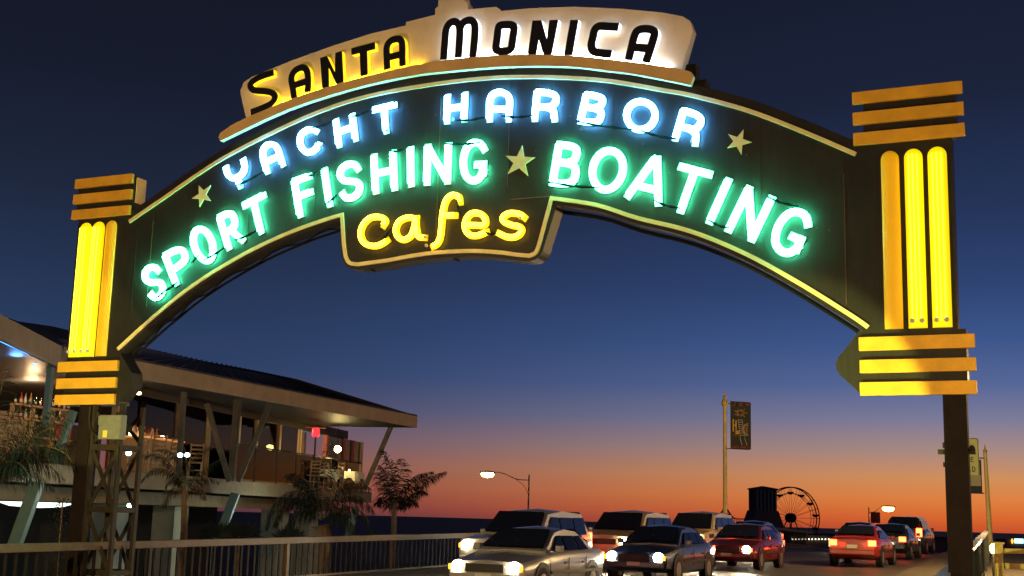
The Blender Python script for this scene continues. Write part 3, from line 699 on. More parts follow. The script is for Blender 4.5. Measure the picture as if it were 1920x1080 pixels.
# right hand pole with its banner
p = at(1847, 848, 60); q = at(1857, 1012, 60); bz = g(q.dot(RD)) + .13
t = thing('banner_pole', 'slim cream pole at the right kerb behind the steel post', 'pole', (q.x, q.y, bz), 0)
b = MB(); b.tube([(0, 0, 0), (p.x - q.x, 0, p.z - bz)], [.13, .08], 12); b.obj('pole', M_pole, t, smooth=True)
b = MB(); b.lathe([(.08, 0), (.12, .06), (.05, .14), (.01, .38)], 10, None, (p.x - q.x, 0, p.z - bz)); b.obj('finial', M_pole, t, smooth=True)
b = MB(); 
for yy in (859, 925):
    w_ = at(1845, yy, 60); b.bar((w_.x - q.x, 0, w_.z - bz), (w_.x - q.x - 1.05, 0, w_.z - bz), .05)
b.obj('banner_bracket', M_steel, t)
a = at(1806, 861, 59.9); c = at(1842, 926, 59.9)
t = thing('pole_banner', 'dark street banner hanging behind the white road sign', 'banner', (a.x, 59.9, c.z))
b = MB(); b.box((0, 0, 0), (c.x - a.x, .02, a.z - c.z)); b.obj('cloth', M_bann, t)
b = MB(); b.box((.05, -.012, .35), (c.x - a.x - .05, -.004, .85), M_bcream); b.obj('printed_picture', None, t)
# white road sign
a = at(1788, 820, 30); c = at(1837, 894, 30); w_ = c.x - a.x; h_ = a.z - c.z
t = thing('road_sign', 'white road sign with black letters half hidden behind the steel post', 'road sign', (a.x, 30, c.z))
M_signw = mat('sign_white', (.75, .66, .36), .4); M_signk = mat('sign_black', (.015, .015, .015), .5)
def rrect(x0, z0, x1, z1, r, n=4):
    o = []
    for cx, cz, a0 in ((x1-r, z0+r, -90), (x1-r, z1-r, 0), (x0+r, z1-r, 90), (x0+r, z0+r, 180)):
        o += [(cx + r*math.cos(R(a0 + 90*i/n)), cz + r*math.sin(R(a0 + 90*i/n))) for i in range(n+1)]
    return o
b = MB(); b.prism(rrect(0, 0, w_, h_, .05), -.004, .004); b.obj('plate', M_signw, t)
b = MB(); ribbon(rrect(.018, .018, w_ - .018, h_ - .018, .04), .012, -.007, -.0045, b, closed=True)
px_ = w_/49; lw = .075; zz = h_ - (872 - 820)*px_
letters('E', w_ - 17*px_, h_*.37, .068, .12, 0, .018, -.008, -.0045, None, b); letters('AD', w_ - 19*px_ + .0 - .06, h_*.12, .075, .125, .035, .018, -.008, -.0045, None, b)
b.prism([(w_*.35, h_*.62), (w_*.62, h_*.62), (w_*.60, h_*.72), (w_*.55, h_*.84), (w_*.42, h_*.84), (w_*.37, h_*.72)], -.008, -.0045)
b.obj('sign_lettering', M_signk, t)
b = MB(); b.box((w_*.42 - .03, .005, g(33) - c.z), (w_*.42 + .03, .05, h_ - .05)); b.obj('sign_post', M_steel, t)

# added unseen floodlights on the pillar feet; right beam edge imitates a shadow
def flood(loc, label, dist, tu, tz_, e, size, col=(.92, 1, .24)):
    t = thing('added_floodlight', label, 'floodlight', tuple(loc), -TH)
    b = MB(); b.box((-.2, -.1, 0), (.2, .1, .06)); b.bar((-.18, 0, .06), (-.18, 0, .3), .03); b.bar((.18, 0, .06), (.18, 0, .3), .03); b.obj('bracket', M_steel, t)
    b = MB(); b.box((-.16, -.1, .14), (.16, .08, .36)); b.obj('housing', M_box, t, bevel=.01)
    l = bpy.data.lights.new('flood_beam', 'SPOT'); l.energy = e; l.color = col; l.spot_size = R(size); l.spot_blend = .12; l.shadow_soft_size = .03
    o = bpy.data.objects.new('flood_beam', l); COL.objects.link(o); o.parent = t; o.location = (0, .12, .3)
    o.rotation_euler = Vector((tu, dist, tz_ - t.location.z - .3)).to_track_quat('-Z', 'Y').to_euler()
flood(rp(13, -5, .13), 'added unseen floodlight on the right kerb aimed up at the right pillar', 4.8, .6, 2.2, 3400, 50.6)
flood(rp(13, -14.6, .13), 'added unseen floodlight by the left kerb aimed up at the left pillar', 4.8, -1.9, 3.9, 1100, 27, (1, .95, .3))

# ================================================================== RAILINGS
M_rail = mat('tan_rail_paint', (.13, .085, .045), .6, spec=.25, noise=.3, nscale=5, bump=.15)
M_bal = mat('brown_baluster_paint', (.014, .009, .007), .75, spec=.12, noise=.3, nscale=4)
LR_ = -16.0
rail = thing('guard_railing', 'long tan metal guard railing along the left edge of the road', 'railing', tuple(rp(10, LR_)), 0)
o0 = rp(10, LR_)
def RL(s, l, z): return rp(s, l, z) - o0
b = MB(); sts = [10, 14, 18, 22, 26, 30, 35, 40, 45, 50, 55, 60, 66, 72, 80]
for a, c in zip(sts, sts[1:]): b.bar(RL(a, LR_, 1.0), RL(c + .01, LR_, 1.0), .10, .14)
b.obj('top_rail', M_rail, rail, bevel=.01)
b = MB()
for a, c in zip(sts, sts[1:]): b.bar(RL(a, LR_, .22), RL(c, LR_, .22), .05, .05)
b.obj('bottom_rail', M_rail, rail)
def s_of(px):   # where the railing crosses an image column
    k = (px - 960) / FPX; Z = 17.6 / (.458 - k); X = -17.6 + .458*Z; return X*RD.x + Z*RD.y
posts = [s_of(560) - 9.1, s_of(560)] + [s_of(560) + 9.1*i for i in range(1, 7)]
for s_ in posts:
    b = MB(); b.box((-.05, -.05, 0), (.05, .05, .925)); o = b.obj('rail_post', M_rail, rail); o.location = RL(s_, LR_, .13) - Vector((0,0,.12)); o.rotation_euler = (0,0,-TH)
bb = MB(); bb.box((-.012, -.03, 0), (.012, .03, .7)); me = None; far = MB(); n = 0
s_ = 13.5
while s_ < 78:
    if min(abs(s_ - q) for q in posts) > .09:
        if n < 100:
            if me is None: o = bb.obj('baluster', M_bal, rail); me = o
            else: o = me.copy(); COL.objects.link(o)
            o.location = RL(s_, LR_, .235); o.rotation_euler = (0, 0, -TH)
        else:
            far.box((-.012, -.03, 0), (.012, .03, .7), None, Matrix.Translation(RL(s_, LR_, .235)) @ Matrix.Rotation(-TH, 4, 'Z'))
        n += 1
    s_ += .225
o = far.obj('baluster', M_bal, rail); tag(o, kind='stuff')
# right rail
A = at(1826, 1022, 30); B = at(1850, 997, 45)
t = thing('guard_railing', 'short dark railing with pale top rail right of the steel post', 'railing', tuple(A))
M_rrail = mat('pale_rail_paint', (.42, .42, .42), .35, noise=.2); M_dark = mat('dark_metal_mesh', (.03, .035, .035), .5)
A0 = A + (A - B) * 1.0; gz_ = lambda P: g(P.dot(RD)) + .13
b = MB(); b.bar(A0 - A, B - A, .16, .09); b.obj('top_rail', M_rrail, t, bevel=.01)
for i in range(9):
    P = A0.lerp(B, i/8); b = MB(); b.box((-.035, -.035, gz_(P) - P.z), (.035, .035, -.05)); o = b.obj('rail_post', M_dark, t); o.location = P - A
b = MB()
for i in range(64):
    P = A0.lerp(B, (i + .5)/64) - A; zz = gz_(P + A) - (P + A).z
    b.box((P.x - .012, P.y - .012, P.z + zz + .1), (P.x + .012, P.y + .012, P.z - .05))
P = A0.lerp(B, .5)
b.bar(A0 - A + Vector((0,0,gz_(A0) - A0.z + .1)), B - A + Vector((0,0,gz_(B) - B.z + .1)), .04, .04)
b.obj('mesh_infill', M_dark, t)

# ================================================================== RESTAURANT
BD = Vector((.1895, .9819, 0)); BN = Vector((.9819, -.1895, 0)); BO = Vector((-11.81, 28, 0))
XB = Matrix(((BD.x, BN.x, 0, BO.x), (BD.y, BN.y, 0, BO.y), (0, 0, 1, 0), (0, 0, 0, 1)))   # local x = along, y = outwards
rest = thing('restaurant_building', 'two storey glass walled restaurant with low pitched dark roof and slanted struts', 'restaurant', (0,0,0))
rest.matrix_world = XB
IB = XB.inverted()
def bl_(v): return IB @ Vector(v)
def tpx(px, n, Yoff=0):
    k = (px - 960 + Yoff) / FPX
    return (k*(28 - .1895*n) + 11.81 - .9819*n) / (.1895 - .9819*k)
M_wood = mat('weathered_timber', (.22, .17, .10), .7, noise=.35, nscale=3, bump=.3)
M_colw = mat('dark_weathered_timber', (.09, .08, .06), .7, noise=.4, nscale=3, bump=.3)
M_fascia = mat('pale_fascia_board', (.34, .27, .19), .7, noise=.22, nscale=2, bump=.25)
M_roof = mat('dark_standing_seam_roof', (.022, .024, .026), .5, metal=.2)
M_soff = mat('dark_soffit', (.03, .022, .018), .7)
M_floor = mat('warm_floor', (.30, .15, .08), .5, noise=.3)
M_int = mat('interior_wall', (.16, .12, .07), .7, noise=.3, nscale=1.2)
M_redw = mat('red_timber', (.28, .06, .03), .5)
M_conc2 = mat('cast_concrete_blocks', (.40, .42, .36), .75, noise=.2, nscale=2)
M_teal = mat('teal_steel', (.10, .17, .14), .5, noise=.2)
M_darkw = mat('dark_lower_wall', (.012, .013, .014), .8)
M_wcream = mat('cream_window_frame', (.50, .38, .22), .5)
def glassmat(nm='window_glass', ior=1.25):
    M = bpy.data.materials.new(nm); M.use_nodes = True; t = M.node_tree; t.nodes.clear()
    tr = t.nodes.new('ShaderNodeBsdfTransparent'); gl = t.nodes.new('ShaderNodeBsdfGlossy'); gl.inputs['Roughness'].default_value = .02
    tr.inputs['Color'].default_value = (.97, .975, .98, 1)
    fr = t.nodes.new('ShaderNodeFresnel'); fr.inputs['IOR'].default_value = ior; mxx = t.nodes.new('ShaderNodeMixShader'); o = t.nodes.new('ShaderNodeOutputMaterial')
    t.links.new(fr.outputs[0], mxx.inputs[0]); t.links.new(tr.outputs[0], mxx.inputs[1]); t.links.new(gl.outputs[0], mxx.inputs[2]); t.links.new(mxx.outputs[0], o.inputs[0]); return M
M_glass = glassmat(); M_glassb = glassmat('balustrade_glass', 1.2)
TE = 30.6
b = MB(); b.box((-12, -13, 2.3), (TE - .2, -.3, 2.6)); b.obj('deck_floor', M_floor, rest)
b = MB(); b.box((-12, -.3, 2.15), (TE, 0, 2.62)); b.box((TE - .2, -13, 2.15), (TE, -.3, 2.62)); b.obj('deck_beam', M_wood, rest, bevel=.02)
b = MB(); b.box((-12, -1.9, 1.72), (TE - 1, -1.6, 2.12)); b.obj('lower_beam', M_wood, rest, bevel=.02)
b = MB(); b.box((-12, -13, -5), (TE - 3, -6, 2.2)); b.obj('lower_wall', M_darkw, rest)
for pxa, pxb in ((-15, 8), (236, 265), (335, 375), (530, 560), (588, 615)):
    ta, tb = tpx(pxa, -2.6), tpx(pxb, -2.6); w_ = min(1.1, tb - ta)
    b = MB()
    for k in range(16):
        b.box((tb - w_, -3.4, -5 + k*.42), (tb, -2.6, -5 + k*.42 + .405)); 
    b.box((tb - w_ + .01, -3.39, -5), (tb - .01, -2.61, 1.71)); b.obj('block_pier', M_conc2, rest)
for q in ((25,1030,70,905,30.0),(408,1015,442,925,41.5),(652,1010,668,950,52)):
    b = MB(); b.bar(bl_(at(q[0], q[1], q[4])), bl_(at(q[2], q[3], q[4])), .26, .26); b.obj('slanted_strut', M_teal, rest)
# upper columns and struts
for q in ((434,902,446,745,None,41.6,.2),(447,903,506,757,None,41.4,.16),(430,903,388,757,None,40.0,.16),(683,917,734,798,None,55.5,.2),(334,903,345,735,None,37.0,.14)):
    b = MB(); b.bar(bl_(at(q[0], q[1], q[5])), bl_(at(q[2], q[3], q[5])), q[6], q[6]); b.obj('timber_column', M_colw, rest, bevel=.01)
NG = -1.3; tz = []
for px, w_, mm, nm in ((226,.12,M_wood,'window_post'),(342,.14,M_wood,'window_post'),(400,.1,M_wood,'window_post'),(456,.12,M_wcream,'window_post'),(489,.16,M_wcream,'window_post'),(532,.2,M_wcream,'window_post'),(571,.12,M_wcream,'window_post'),(621,.2,M_redw,'window_post'),(671,.2,M_redw,'window_post'),(687,.16,M_wcream,'window_post')):
    tt = tpx(px, NG); tz.append(tt); b = MB(); b.box((tt - w_/2, NG - .1, 2.6), (tt + w_/2, NG + .1, 4.95)); b.obj(nm, mm, rest, bevel=.008)
b = MB(); b.box((tpx(226, NG), NG - .12, 4.95), (TE - .2, NG + .12, 5.3)); b.obj('window_header', M_soff, rest)
for k, (a, c) in enumerate(zip(tz, tz[1:])):
    if k == 6: continue      # the open terrace door
    b = MB(); b.box((a + .08, NG - .006, 2.62), (c - .08, NG + .006, 4.95)); b.obj('window_pane', M_glass, rest)
for k in (4, 3, 5):
    a, c = tz[k], tz[k+1]; b = MB(); b.box((a + .1, NG - .04, 2.62), (c - .1, NG + .04, 3.05)); b.obj('kick_panel', M_wcream, rest)
# far end wall
for i in range(7):
    n_ = -1.3 - i*1.9; b = MB(); b.box((TE - .5, n_ - .08, 2.6), (TE - .3, n_ + .08, 5.2)); b.obj('window_post', M_wood if i % 2 else M_redw, rest)
    if i < 6: b = MB(); b.box((TE - .41, n_ - 1.82, 2.62), (TE - .39, n_ - .08, 5.2)); b.obj('window_pane', M_glass, rest)
b = MB(); b.box((-12, -13.2, 2.3), (TE - .6, -13, 5.2)); b.box((-12, -13, 2.6), (-11.8, -1, 5.2)); b.obj('rear_wall', M_int, rest)
b = MB(); b.box((20.5, -5.2, 2.61), (20.7, -3.9, 5.0)); b.obj('partition_wall', M_int, rest)
# terrace glass balustrade
ta, tb = tpx(450, -.06), tpx(690, -.06)
b = MB(); b.bar((ta, -.1, 3.82), (tb, -.1, 3.82), .05, .05); b.obj('balustrade_rail', M_steel, rest)
for i in range(7):
    a = ta + (tb - ta)*i/7; c = ta + (tb - ta)*(i+1)/7
    b = MB(); b.box((a - .02, -.12, 2.62), (a + .02, -.08, 3.8)); b.obj('balustrade_post', M_steel, rest)
    b = MB(); b.box((a + .03, -.105, 2.68), (c - .03, -.095, 3.78)); b.obj('balustrade_pane', M_glassb, rest)
# roof
def E_(Y, z): return Vector((-10.4 + .3887*(Y - 36.2), Y, z))
A = bl_(E_(30.5, 5.7)); C = bl_(E_(53, 5.7)); D = C + Vector((0, -16, 0)); R1 = bl_(at(262, 652, 44)); R2 = bl_(at(560, 713, 52)); R0_ = bl_(at(100, 612, 38)); D0 = Vector((A.x - 6, A.y - 14, 5.7)); A_ = bl_(E_(24, 5.7))
b = MB()
ribs = 34
b.face([A, C, R2, R1]); b.face([A, R1, R0_, A_]); b.face([C, D, R2]); b.face([R2, D, D0, R0_, R1])
b.face([Vector((p.x, p.y, 5.2)) for p in (A_, A, C, D, D0)][::-1])
for i in range(1, ribs):
    p0 = A.lerp(C, i/ribs); p1 = R1.lerp(R2, i/ribs); b.bar(p0 + Vector((0,0,.02)), p1 + Vector((0,0,.02)), .03, .05)
b.obj('roof', M_roof, rest)
b = MB(); d = (C - A).normalized(); nn = Vector((d.y, -d.x, 0)); nn = nn if nn.y > 0 else -nn
def quadbox(mb, P, Q, z0, z1, th, nn):
    c = [Vector((v.x, v.y, z)) + o for z in (z0, z1) for v, o in ((P, nn*0), (Q, nn*0), (Q, nn*th), (P, nn*th))]
    i = len(mb.v); mb.v += c
    for q in ((0,3,2,1),(4,5,6,7),(0,1,5,4),(1,2,6,5),(2,3,7,6),(3,0,4,7)): mb.f.append([i+j for j in q]); mb.mi.append(0)
quadbox(b, A - d*.6, C + d*.05, 5.2, 5.68, .1, nn); b.obj('fascia_board', M_fascia, rest)
b = MB(); b.bar(A - d*.6 + nn*.08 + Vector((0,0,.0)), C + nn*.08, .06, .06); b.obj('gutter', M_roof, rest)
b = MB(); dd = Vector((1, 0, 0)); quadbox(b, C + Vector((0,-.02,0)), D, 5.2, 5.68, .1, dd); b.obj('fascia_board', M_fascia, rest)
# near wing roof
W1 = bl_(Vector((-11.2, 31.5, 5.52))); W0 = bl_(Vector((-10.35, 22.5, 5.52)))
M_fblue = M_fascia
b = MB(); d = (W1 - W0).normalized(); nn = Vector((-d.y, d.x, 0)); nn = nn if nn.y > 0 else -nn
quadbox(b, W0, W1, 5.0, 5.5, .1, nn); b.obj('fascia_board', M_fascia, rest)
W2 = bl_(at(132, 655, 34.5)); W2.z = 5.5
b = MB(); quadbox(b, W1 + Vector((.003,0,0)), W2, 5.0, 5.5, .1, Vector((1, 0, 0)).cross(Vector((0,0,1)))*.0 + Vector((.9,.3,0))); b.obj('fascia_board', M_wood, rest)
b = MB(); r0 = bl_(at(-60, 566, 30)); r1 = bl_(at(150, 648, 38))
b.face([W0 + Vector((0,0,.02)), W1 + Vector((0,0,.02)), W2 + Vector((0,0,.02)), r1, r0]); b.face([Vector((v.x, v.y, 4.98)) for v in (W0, W0 + Vector((0,-9,0)), W2 + Vector((0,-9,0)), W2, W1)]); b.obj('roof', M_roof, rest)
M_bluen = mat('blue_neon_strip', (.2,.5,1), .3, emit=(.05,.32,1.0), es=5)
b = MB(); b.tube(smoothpts([bl_(at(*q)) for q in ((-40,632,29),(0,644,29.5),(30,658,30),(52,668,30.4),(67,681,30.8))], 4), .045, 6); b.obj('blue_light_strip', M_bluen, rest, smooth=True)
b = MB(); b.bar(bl_(at(96,682,31.6)), bl_(at(85,800,31.6)), .14, .14); b.obj('steel_column', M_teal, rest)
b = MB(); b.bar(bl_(at(138,770,33)), bl_(at(100,872,33)), .3, .14); b.obj('slanted_strut', M_teal, rest)
b = MB(); b.box((tpx(-40, -3), -6.3, 2.61), (tpx(62, -6.2), -6.2, 4.5)); b.obj('tiled_wall', M_int, rest)
M_warmw = mat('warm_bulb', (1,.9,.7), .3, emit=(1.0,.72,.36), es=14)
for q in ((260,738,37),(308,737,40),(269,741,44)):
    p = bl_(at(*q)); b = MB(); b.lathe([(.03,.05),(.07,.04),(.07,-.01),(.05,-.03)], 10, None, p); b.obj('ceiling_spotlight', M_warmw, rest, smooth=True)
M_cover = mat('white_light_cover', (.9,.95,.9), .4, emit=(.85,1.0,.88), es=1.6)
p = bl_(at(68, 944, 31)); b = MB(); b.lathe([(.1,-.1),(.6,-.07),(.82,0),(.82,.03)], 20, None, p, Matrix.Diagonal((1.0,1.0,1,1))); b.obj('ceiling_light_cover', M_cover, rest, smooth=True)
M_cool = mat('cool_lamp_and_glint', (.9,1,1), .3, emit=(.55,1.0,.9), es=16)
for q in ((232,839,29.5),(241,850,29.7),(351,853,32),(338,853.5,31.9),(243,948,33)):  # upper four glow as floodlight reflections, the last is a lamp
    p = bl_(at(*q)); b = MB(); b.lathe([(.03,.05),(.06,.03),(.06,-.02),(.03,-.05)], 10, None, p); b.obj('floodlight', M_cool, rest, smooth=True)
def point(name, loc, e, c, parent=None, r=.15):
    l = bpy.data.lights.new(name, 'POINT'); l.energy = e; l.color = c; l.shadow_soft_size = r
    o = bpy.data.objects.new(name, l); COL.objects.link(o); o.location = loc
    if parent: o.parent = parent
    return o
point('bar_light', (3, -4, 4.6), 130, (1,.62,.3), rest); point('bar_light', (9, -4, 4.7), 220, (1,.6,.3), rest)
point('dining_light', (15, -3.5, 4.7), 240, (1,.66,.32), rest); point('dining_light', (22.5, -2.6, 4.7), 260, (1,.66,.32), rest); point('dining_light', (26.5, -3.0, 4.6), 130, (1,.66,.32), rest)
point('blue_light', bl_(at(30, 680, 29.5)), 22, (.12,.4,1), rest)
point('cool_light', bl_(at(256, 1000, 31.6)), 110, (.85,1,.92), rest); point('cool_light', bl_(at(556, 985, 44.2)), 150, (.8,1,.85), rest)
point('cool_light', bl_(at(390, 990, 38)), 30, (.7,1,.8), rest); point('cool_light', bl_(at(40, 985, 27.5)), 30, (.7,1,.8), rest)
#PART3
# ================================================================== PALMS
M_leaf = mat('palm_leaflet', (.020, .036, .014), .65, noise=.5, nscale=8)
M_leafd = mat('dark_palm_leaflet', (.007, .018, .010), .75, noise=.4, nscale=8)
M_dry = mat('dry_palm_leaflet', (.16, .09, .03), .7, noise=.4, nscale=6)
M_rach = mat('frond_stem', (.16, .14, .05), .5, noise=.2)
M_trunk = mat('palm_trunk_bark', (.20, .13, .07), .8, noise=.45, nscale=9, bump=.5, bscale=20)
def frond(b, path, ln, rnd, dens=.055, hang=.5, m=None, wd=.018, both=True, st=M_rach, rr_=.014):
    P = smoothpts(path, 8); L_ = [0]
    for a, c in zip(P, P[1:]): L_.append(L_[-1] + (c - a).length)
    tot = L_[-1]; b.tube(P[::2] + ([P[-1]] if len(P) % 2 == 0 else []), [rr_*(1 - .8*i/len(P[::2])) for i in range(len(P[::2]) + (1 if len(P) % 2 == 0 else 0))], 5, st)
    n = int(tot/dens)
    for i in range(n):
        u = .12 + .88*(i + .5)/n; d = u*tot; k = 0
        while k < len(L_) - 2 and L_[k+1] < d: k += 1
        p = P[k].lerp(P[k+1], (d - L_[k])/max(1e-6, L_[k+1] - L_[k])); t = (P[k+1] - P[k]).normalized()
        vd = (p - EYE).normalized(); s1 = t.cross(vd).normalized(); s2 = t.cross(s1).normalized()
        l = ln * (math.sin(math.pi*min(1, .12 + .86*u))**.6) * rnd.uniform(.8, 1.1)
        for sg in ((-1, 1) if both else (1,)):
            an = rnd.uniform(-.6, .6)
            dr = (s1*sg*math.cos(an) + s2*math.sin(an))*.8 + t*(.35 + .5*u) + Vector((0,0,-1))*hang*rnd.uniform(.5, 1.2); dr.normalize()
            mid = p + dr*l*.55; tip = p + (dr + Vector((0,0,-hang*.5))).normalized()*l
            wv = dr.cross(s2 if rnd.random() < .5 else vd).normalized()*wd
            i0 = len(b.v); b.v += [p - wv*.4, p + wv*.4, mid + wv, mid - wv, tip]
            kk = b._m(m); b.f += [[i0, i0+1, i0+2, i0+3], [i0+3, i0+2, i0+4]]; b.mi += [kk, kk]
def palm(label, cpx, Z, trunk, fronds, group='palms around the restaurant', name='palm_tree', seed=1, ln=.35, base=-5, leaf=None, hang=.5, rt=.09, dens=.055, wd=.018, drys=(), bulge=0):
    rnd = random.Random(seed); c = at(*cpx, Z); t = thing(name, label, 'palm tree', (c.x, c.y, base), 0, group); o = Vector((c.x, c.y, base))
    b = MB(); q = [at(*p, Z) - o for p in trunk]; q = [Vector((q[0].x, q[0].y, 0))] + q; n = 26; Q = []
    for i in range(n+1):
        f_ = i/n*(len(q)-1); k = min(int(f_), len(q)-2); Q.append(q[k].lerp(q[k+1], f_-k))
    b.tube(Q, [rt*(1.25 - .35*i/n) * (1 + .05*(i % 2)) + (bulge*max(0, 1 - abs(i - n)/5.)) for i in range(n+1)], 10); b.obj('trunk', M_trunk, t)
    b = MB()
    for j, fr in enumerate(fronds):
        dz = rnd.uniform(-.5, .7); N_ = len(fr)
        path = [at(x, y, Z + dz*(i/(N_-1))) - o for i, (x, y) in enumerate(fr)]
        frond(b, path, ln*rnd.uniform(.85, 1.1), rnd, dens=dens, hang=hang, m=(M_dry if j in drys else (leaf or M_leaf)), wd=wd)
    b.obj('crown', None, t); return t
palm('young palm with drooping tan and green fronds in front of the first light pier', (350,930), 28, [(345,1003),(346,945),(347,920)],
  [[(347,930),(335,895),(300,852),(250,858),(232,885)],[(347,925),(325,890),(290,878),(262,905)],[(348,930),(338,905),(318,900),(308,925)],[(349,925),(365,895),(400,868),(425,858)],
   [(349,928),(368,905),(392,895),(410,905)],[(348,922),(352,880),(372,848),(398,838)],[(348,920),(350,875),(346,838)],[(348,925),(362,915),(378,915),(385,935)],[(347,925),(325,915),(312,935),(308,950)],[(347,922),(338,870),(318,845),(296,842)]], seed=3, ln=.27, drys=(2,7,8), rt=.065, dens=.03, wd=.009, hang=.75)
palm('slender palm standing alone against the orange horizon', (738,950), 40, [(738,1003),(739,970),(740,950)],
  [[(740,955),(738,905),(733,875),(722,850),(716,842)],[(740,958),(762,925),(795,898),(835,884)],[(740,955),(755,915),(780,892),(812,884)],[(740,955),(728,925),(716,900),(706,885)],[(740,955),(758,940),(775,936),(784,948)],
   [(740,952),(748,905),(752,880),(753,860)],[(740,955),(725,940),(712,932),(706,945)],[(740,958),(770,930),(790,920),(800,925)],[(740,955),(730,910),(724,888),(712,872)]], seed=5, ln=.50, rt=.075, hang=.65, dens=.017, wd=.013, leaf=M_leafd)
palm('low palm with wide drooping crown and fat base below the terrace', (603,975), 34, [(605,1000),(603,985)],
  [[(602,975),(580,930),(548,920),(512,945),(500,990)],[(602,975),(570,940),(530,948),(515,985)],[(602,970),(590,925),(560,890),(535,890)],[(606,972),(640,935),(675,930),(702,960)],[(606,972),(645,950),(682,962),(698,1000)],
   [(606,970),(635,915),(668,902),(695,915)],[(604,965),(606,915),(612,868),(620,828)],[(604,970),(575,955),(545,975),(540,1000)],[(606,972),(630,960),(655,975),(662,1000)],[(604,970),(588,915),(572,900),(550,905)]], seed=8, ln=.55, rt=.2, hang=.9, dens=.024, wd=.011, leaf=M_leafd, bulge=.1)
palm('big dark feather palm at the left edge in front of the bar', (-28,880), 23, [(-28,1010),(-28,930),(-26,900)],
  [[(-26,900),(20,850),(75,835),(122,850),(140,880)],[(-26,900),(15,865),(70,858),(118,895)],[(-26,895),(20,850),(75,812),(128,786)],[(-26,895),(10,835),(50,795),(100,770)],[(-26,895),(30,865),(90,840),(142,826)],
   [(-26,895),(0,830),(28,775),(60,745)],[(-26,895),(-15,830),(-5,760),(12,690)],[(-26,905),(20,880),(65,885),(100,915)],[(-26,900),(0,870),(35,868),(60,900)],[(-26,895),(15,845),(62,805),(118,776)],[(-26,900),(-5,860),(25,850),(50,880)],[(-26,895),(10,870),(60,845),(132,842)]], seed=11, ln=.55, rt=.16, hang=.7, dens=.032, wd=.009, leaf=M_leafd)
def fan(label, cx, cy, Z, r, seed):
    rnd = random.Random(seed); c = at(cx, cy, Z); t = thing('fan_palm', label, 'palm', (c.x, c.y, -5), 0, 'low fan palms behind the railing'); b = MB(); H = c.z + 5
    b.tube([(0, 0, 0), (0, 0, H)], [.07, .05], 8); b.obj('trunk', M_trunk, t); b = MB()
    for f_ in range(4):
        oz = Vector((rnd.uniform(-.5, .5)*r, rnd.uniform(-.3, .3), rnd.uniform(-.1, .1)*r)); p0 = Vector((0, 0, H)); c0 = p0 + oz
        b.tube([p0 - Vector((0,0,.3)), c0], .008, 4, M_rach)
        for i in range(22):
            an = R(-10 + 200*i/21 + rnd.uniform(-3, 3)); d_ = Vector((math.cos(an), rnd.uniform(-.25, .25), math.sin(an)*.95)); l = r*rnd.uniform(.8, 1.05); w_ = Vector((-math.sin(an), 0, math.cos(an)))*.016
            i0 = len(b.v); b.v += [c0, c0 + d_*l*.6 + w_, c0 + d_*l, c0 + d_*l*.6 - w_]; b.f.append([i0, i0+1, i0+2, i0+3]); b.mi.append(b._m(M_leafd))
    b.obj('crown', None, t)
fan('small fan palm left of the slanted lower strut', 402, 1006, 30, .42, 2); fan('small fan palm right of the slanted lower strut', 447, 1004, 30, .42, 4)
fan('small fan palm before the second light pier', 545, 1010, 33, .35, 6)
# climbing plant
rnd = random.Random(9); c = at(113, 985, 24); t = thing('climbing_plant', 'leafy climbing plant just left of the left steel post', 'plant', (c.x, c.y, -5)); b = MB(); H = c.z + 5.5
b.tube([(0, 0, 0), (.05, 0, H*.5), (0, 0, H)], .015, 5); b.obj('stem', M_trunk, t); b = MB()
for i in range(420):
    z = rnd.uniform(H - 2.6, H); p = Vector((rnd.gauss(0, .09), rnd.gauss(0, .1), z)); a = Vector((rnd.uniform(-1,1), rnd.uniform(-1,1), rnd.uniform(-1,1))).normalized()*.035; q = a.cross(Vector((rnd.random(), rnd.random(), 1))).normalized()*.02
    b.face([p - a, p + q, p + a, p - q])
b.obj('foliage', M_leaf, t)

# ================================================================== RESTAURANT FURNITURE AND PEOPLE
def wp(t_, n_, z_): return XB @ Vector((t_, n_, z_))
BA = math.atan2(BD.y, BD.x)
M_chair = mat('blond_chair_wood', (.38, .24, .11), .5, noise=.2)
M_cloth = mat('white_tablecloth', (.65, .66, .50), .7)
M_btl = [mat('dark_green_bottle', (.01, .03, .015), .15), mat('amber_bottle', (.35, .14, .02), .15), mat('clear_bottle', (.55, .5, .42), .15), mat('red_bottle', (.35, .03, .02), .2)]
M_lab = mat('paper_label', (.6, .55, .42), .6)
def chair(loc, rz, label, proto=[None]):
    if proto[0] is None:
        t = thing('ladder_back_chair', label, 'chair', loc, rz, 'wooden chairs inside the restaurant'); proto[0] = t
        b = MB(); b.box((-.21, -.21, .43), (.21, .21, .47)); b.obj('seat', M_chair, t, bevel=.01)
        for sx in (-.19, .19):
            b = MB(); b.bar((sx, .19, 0), (sx, .19, .43), .035); b.obj('leg', M_chair, t)
            b = MB(); b.bar((sx, -.19, 0), (sx, -.19, .45), .035); b.bar((sx, -.19, .45), (sx, -.26, 1.05), .035); b.obj('leg', M_chair, t)
        b = MB()
        for i in range(4): z = .58 + i*.13; b.box((-.18, -.205 - .07*(z - .45)/.6 - .01, z), (.18, -.205 - .07*(z - .45)/.6 + .01, z + .05))
        b.obj('backrest', M_chair, t)
        b = MB(); b.box((-.18, .18, .2), (.18, .2, .23)); b.box((-.18, -.2, .2), (.18, -.18, .23)); b.obj('stretcher', M_chair, t)
        return t
    c = copy_tree(proto[0]); c.location = loc; c.rotation_euler = (0, 0, rz); c['label'] = label; return c
def P3(px, py, Z): p = at(px, py, Z); return (p.x, p.y, 2.6)
chair(P3(255,905,35), BA + 1.2, 'ladder back chair nearest the steel lattice tower inside the glass'); chair(P3(286,905,36), BA + 1.5, 'ladder back chair under the glowing bar top')
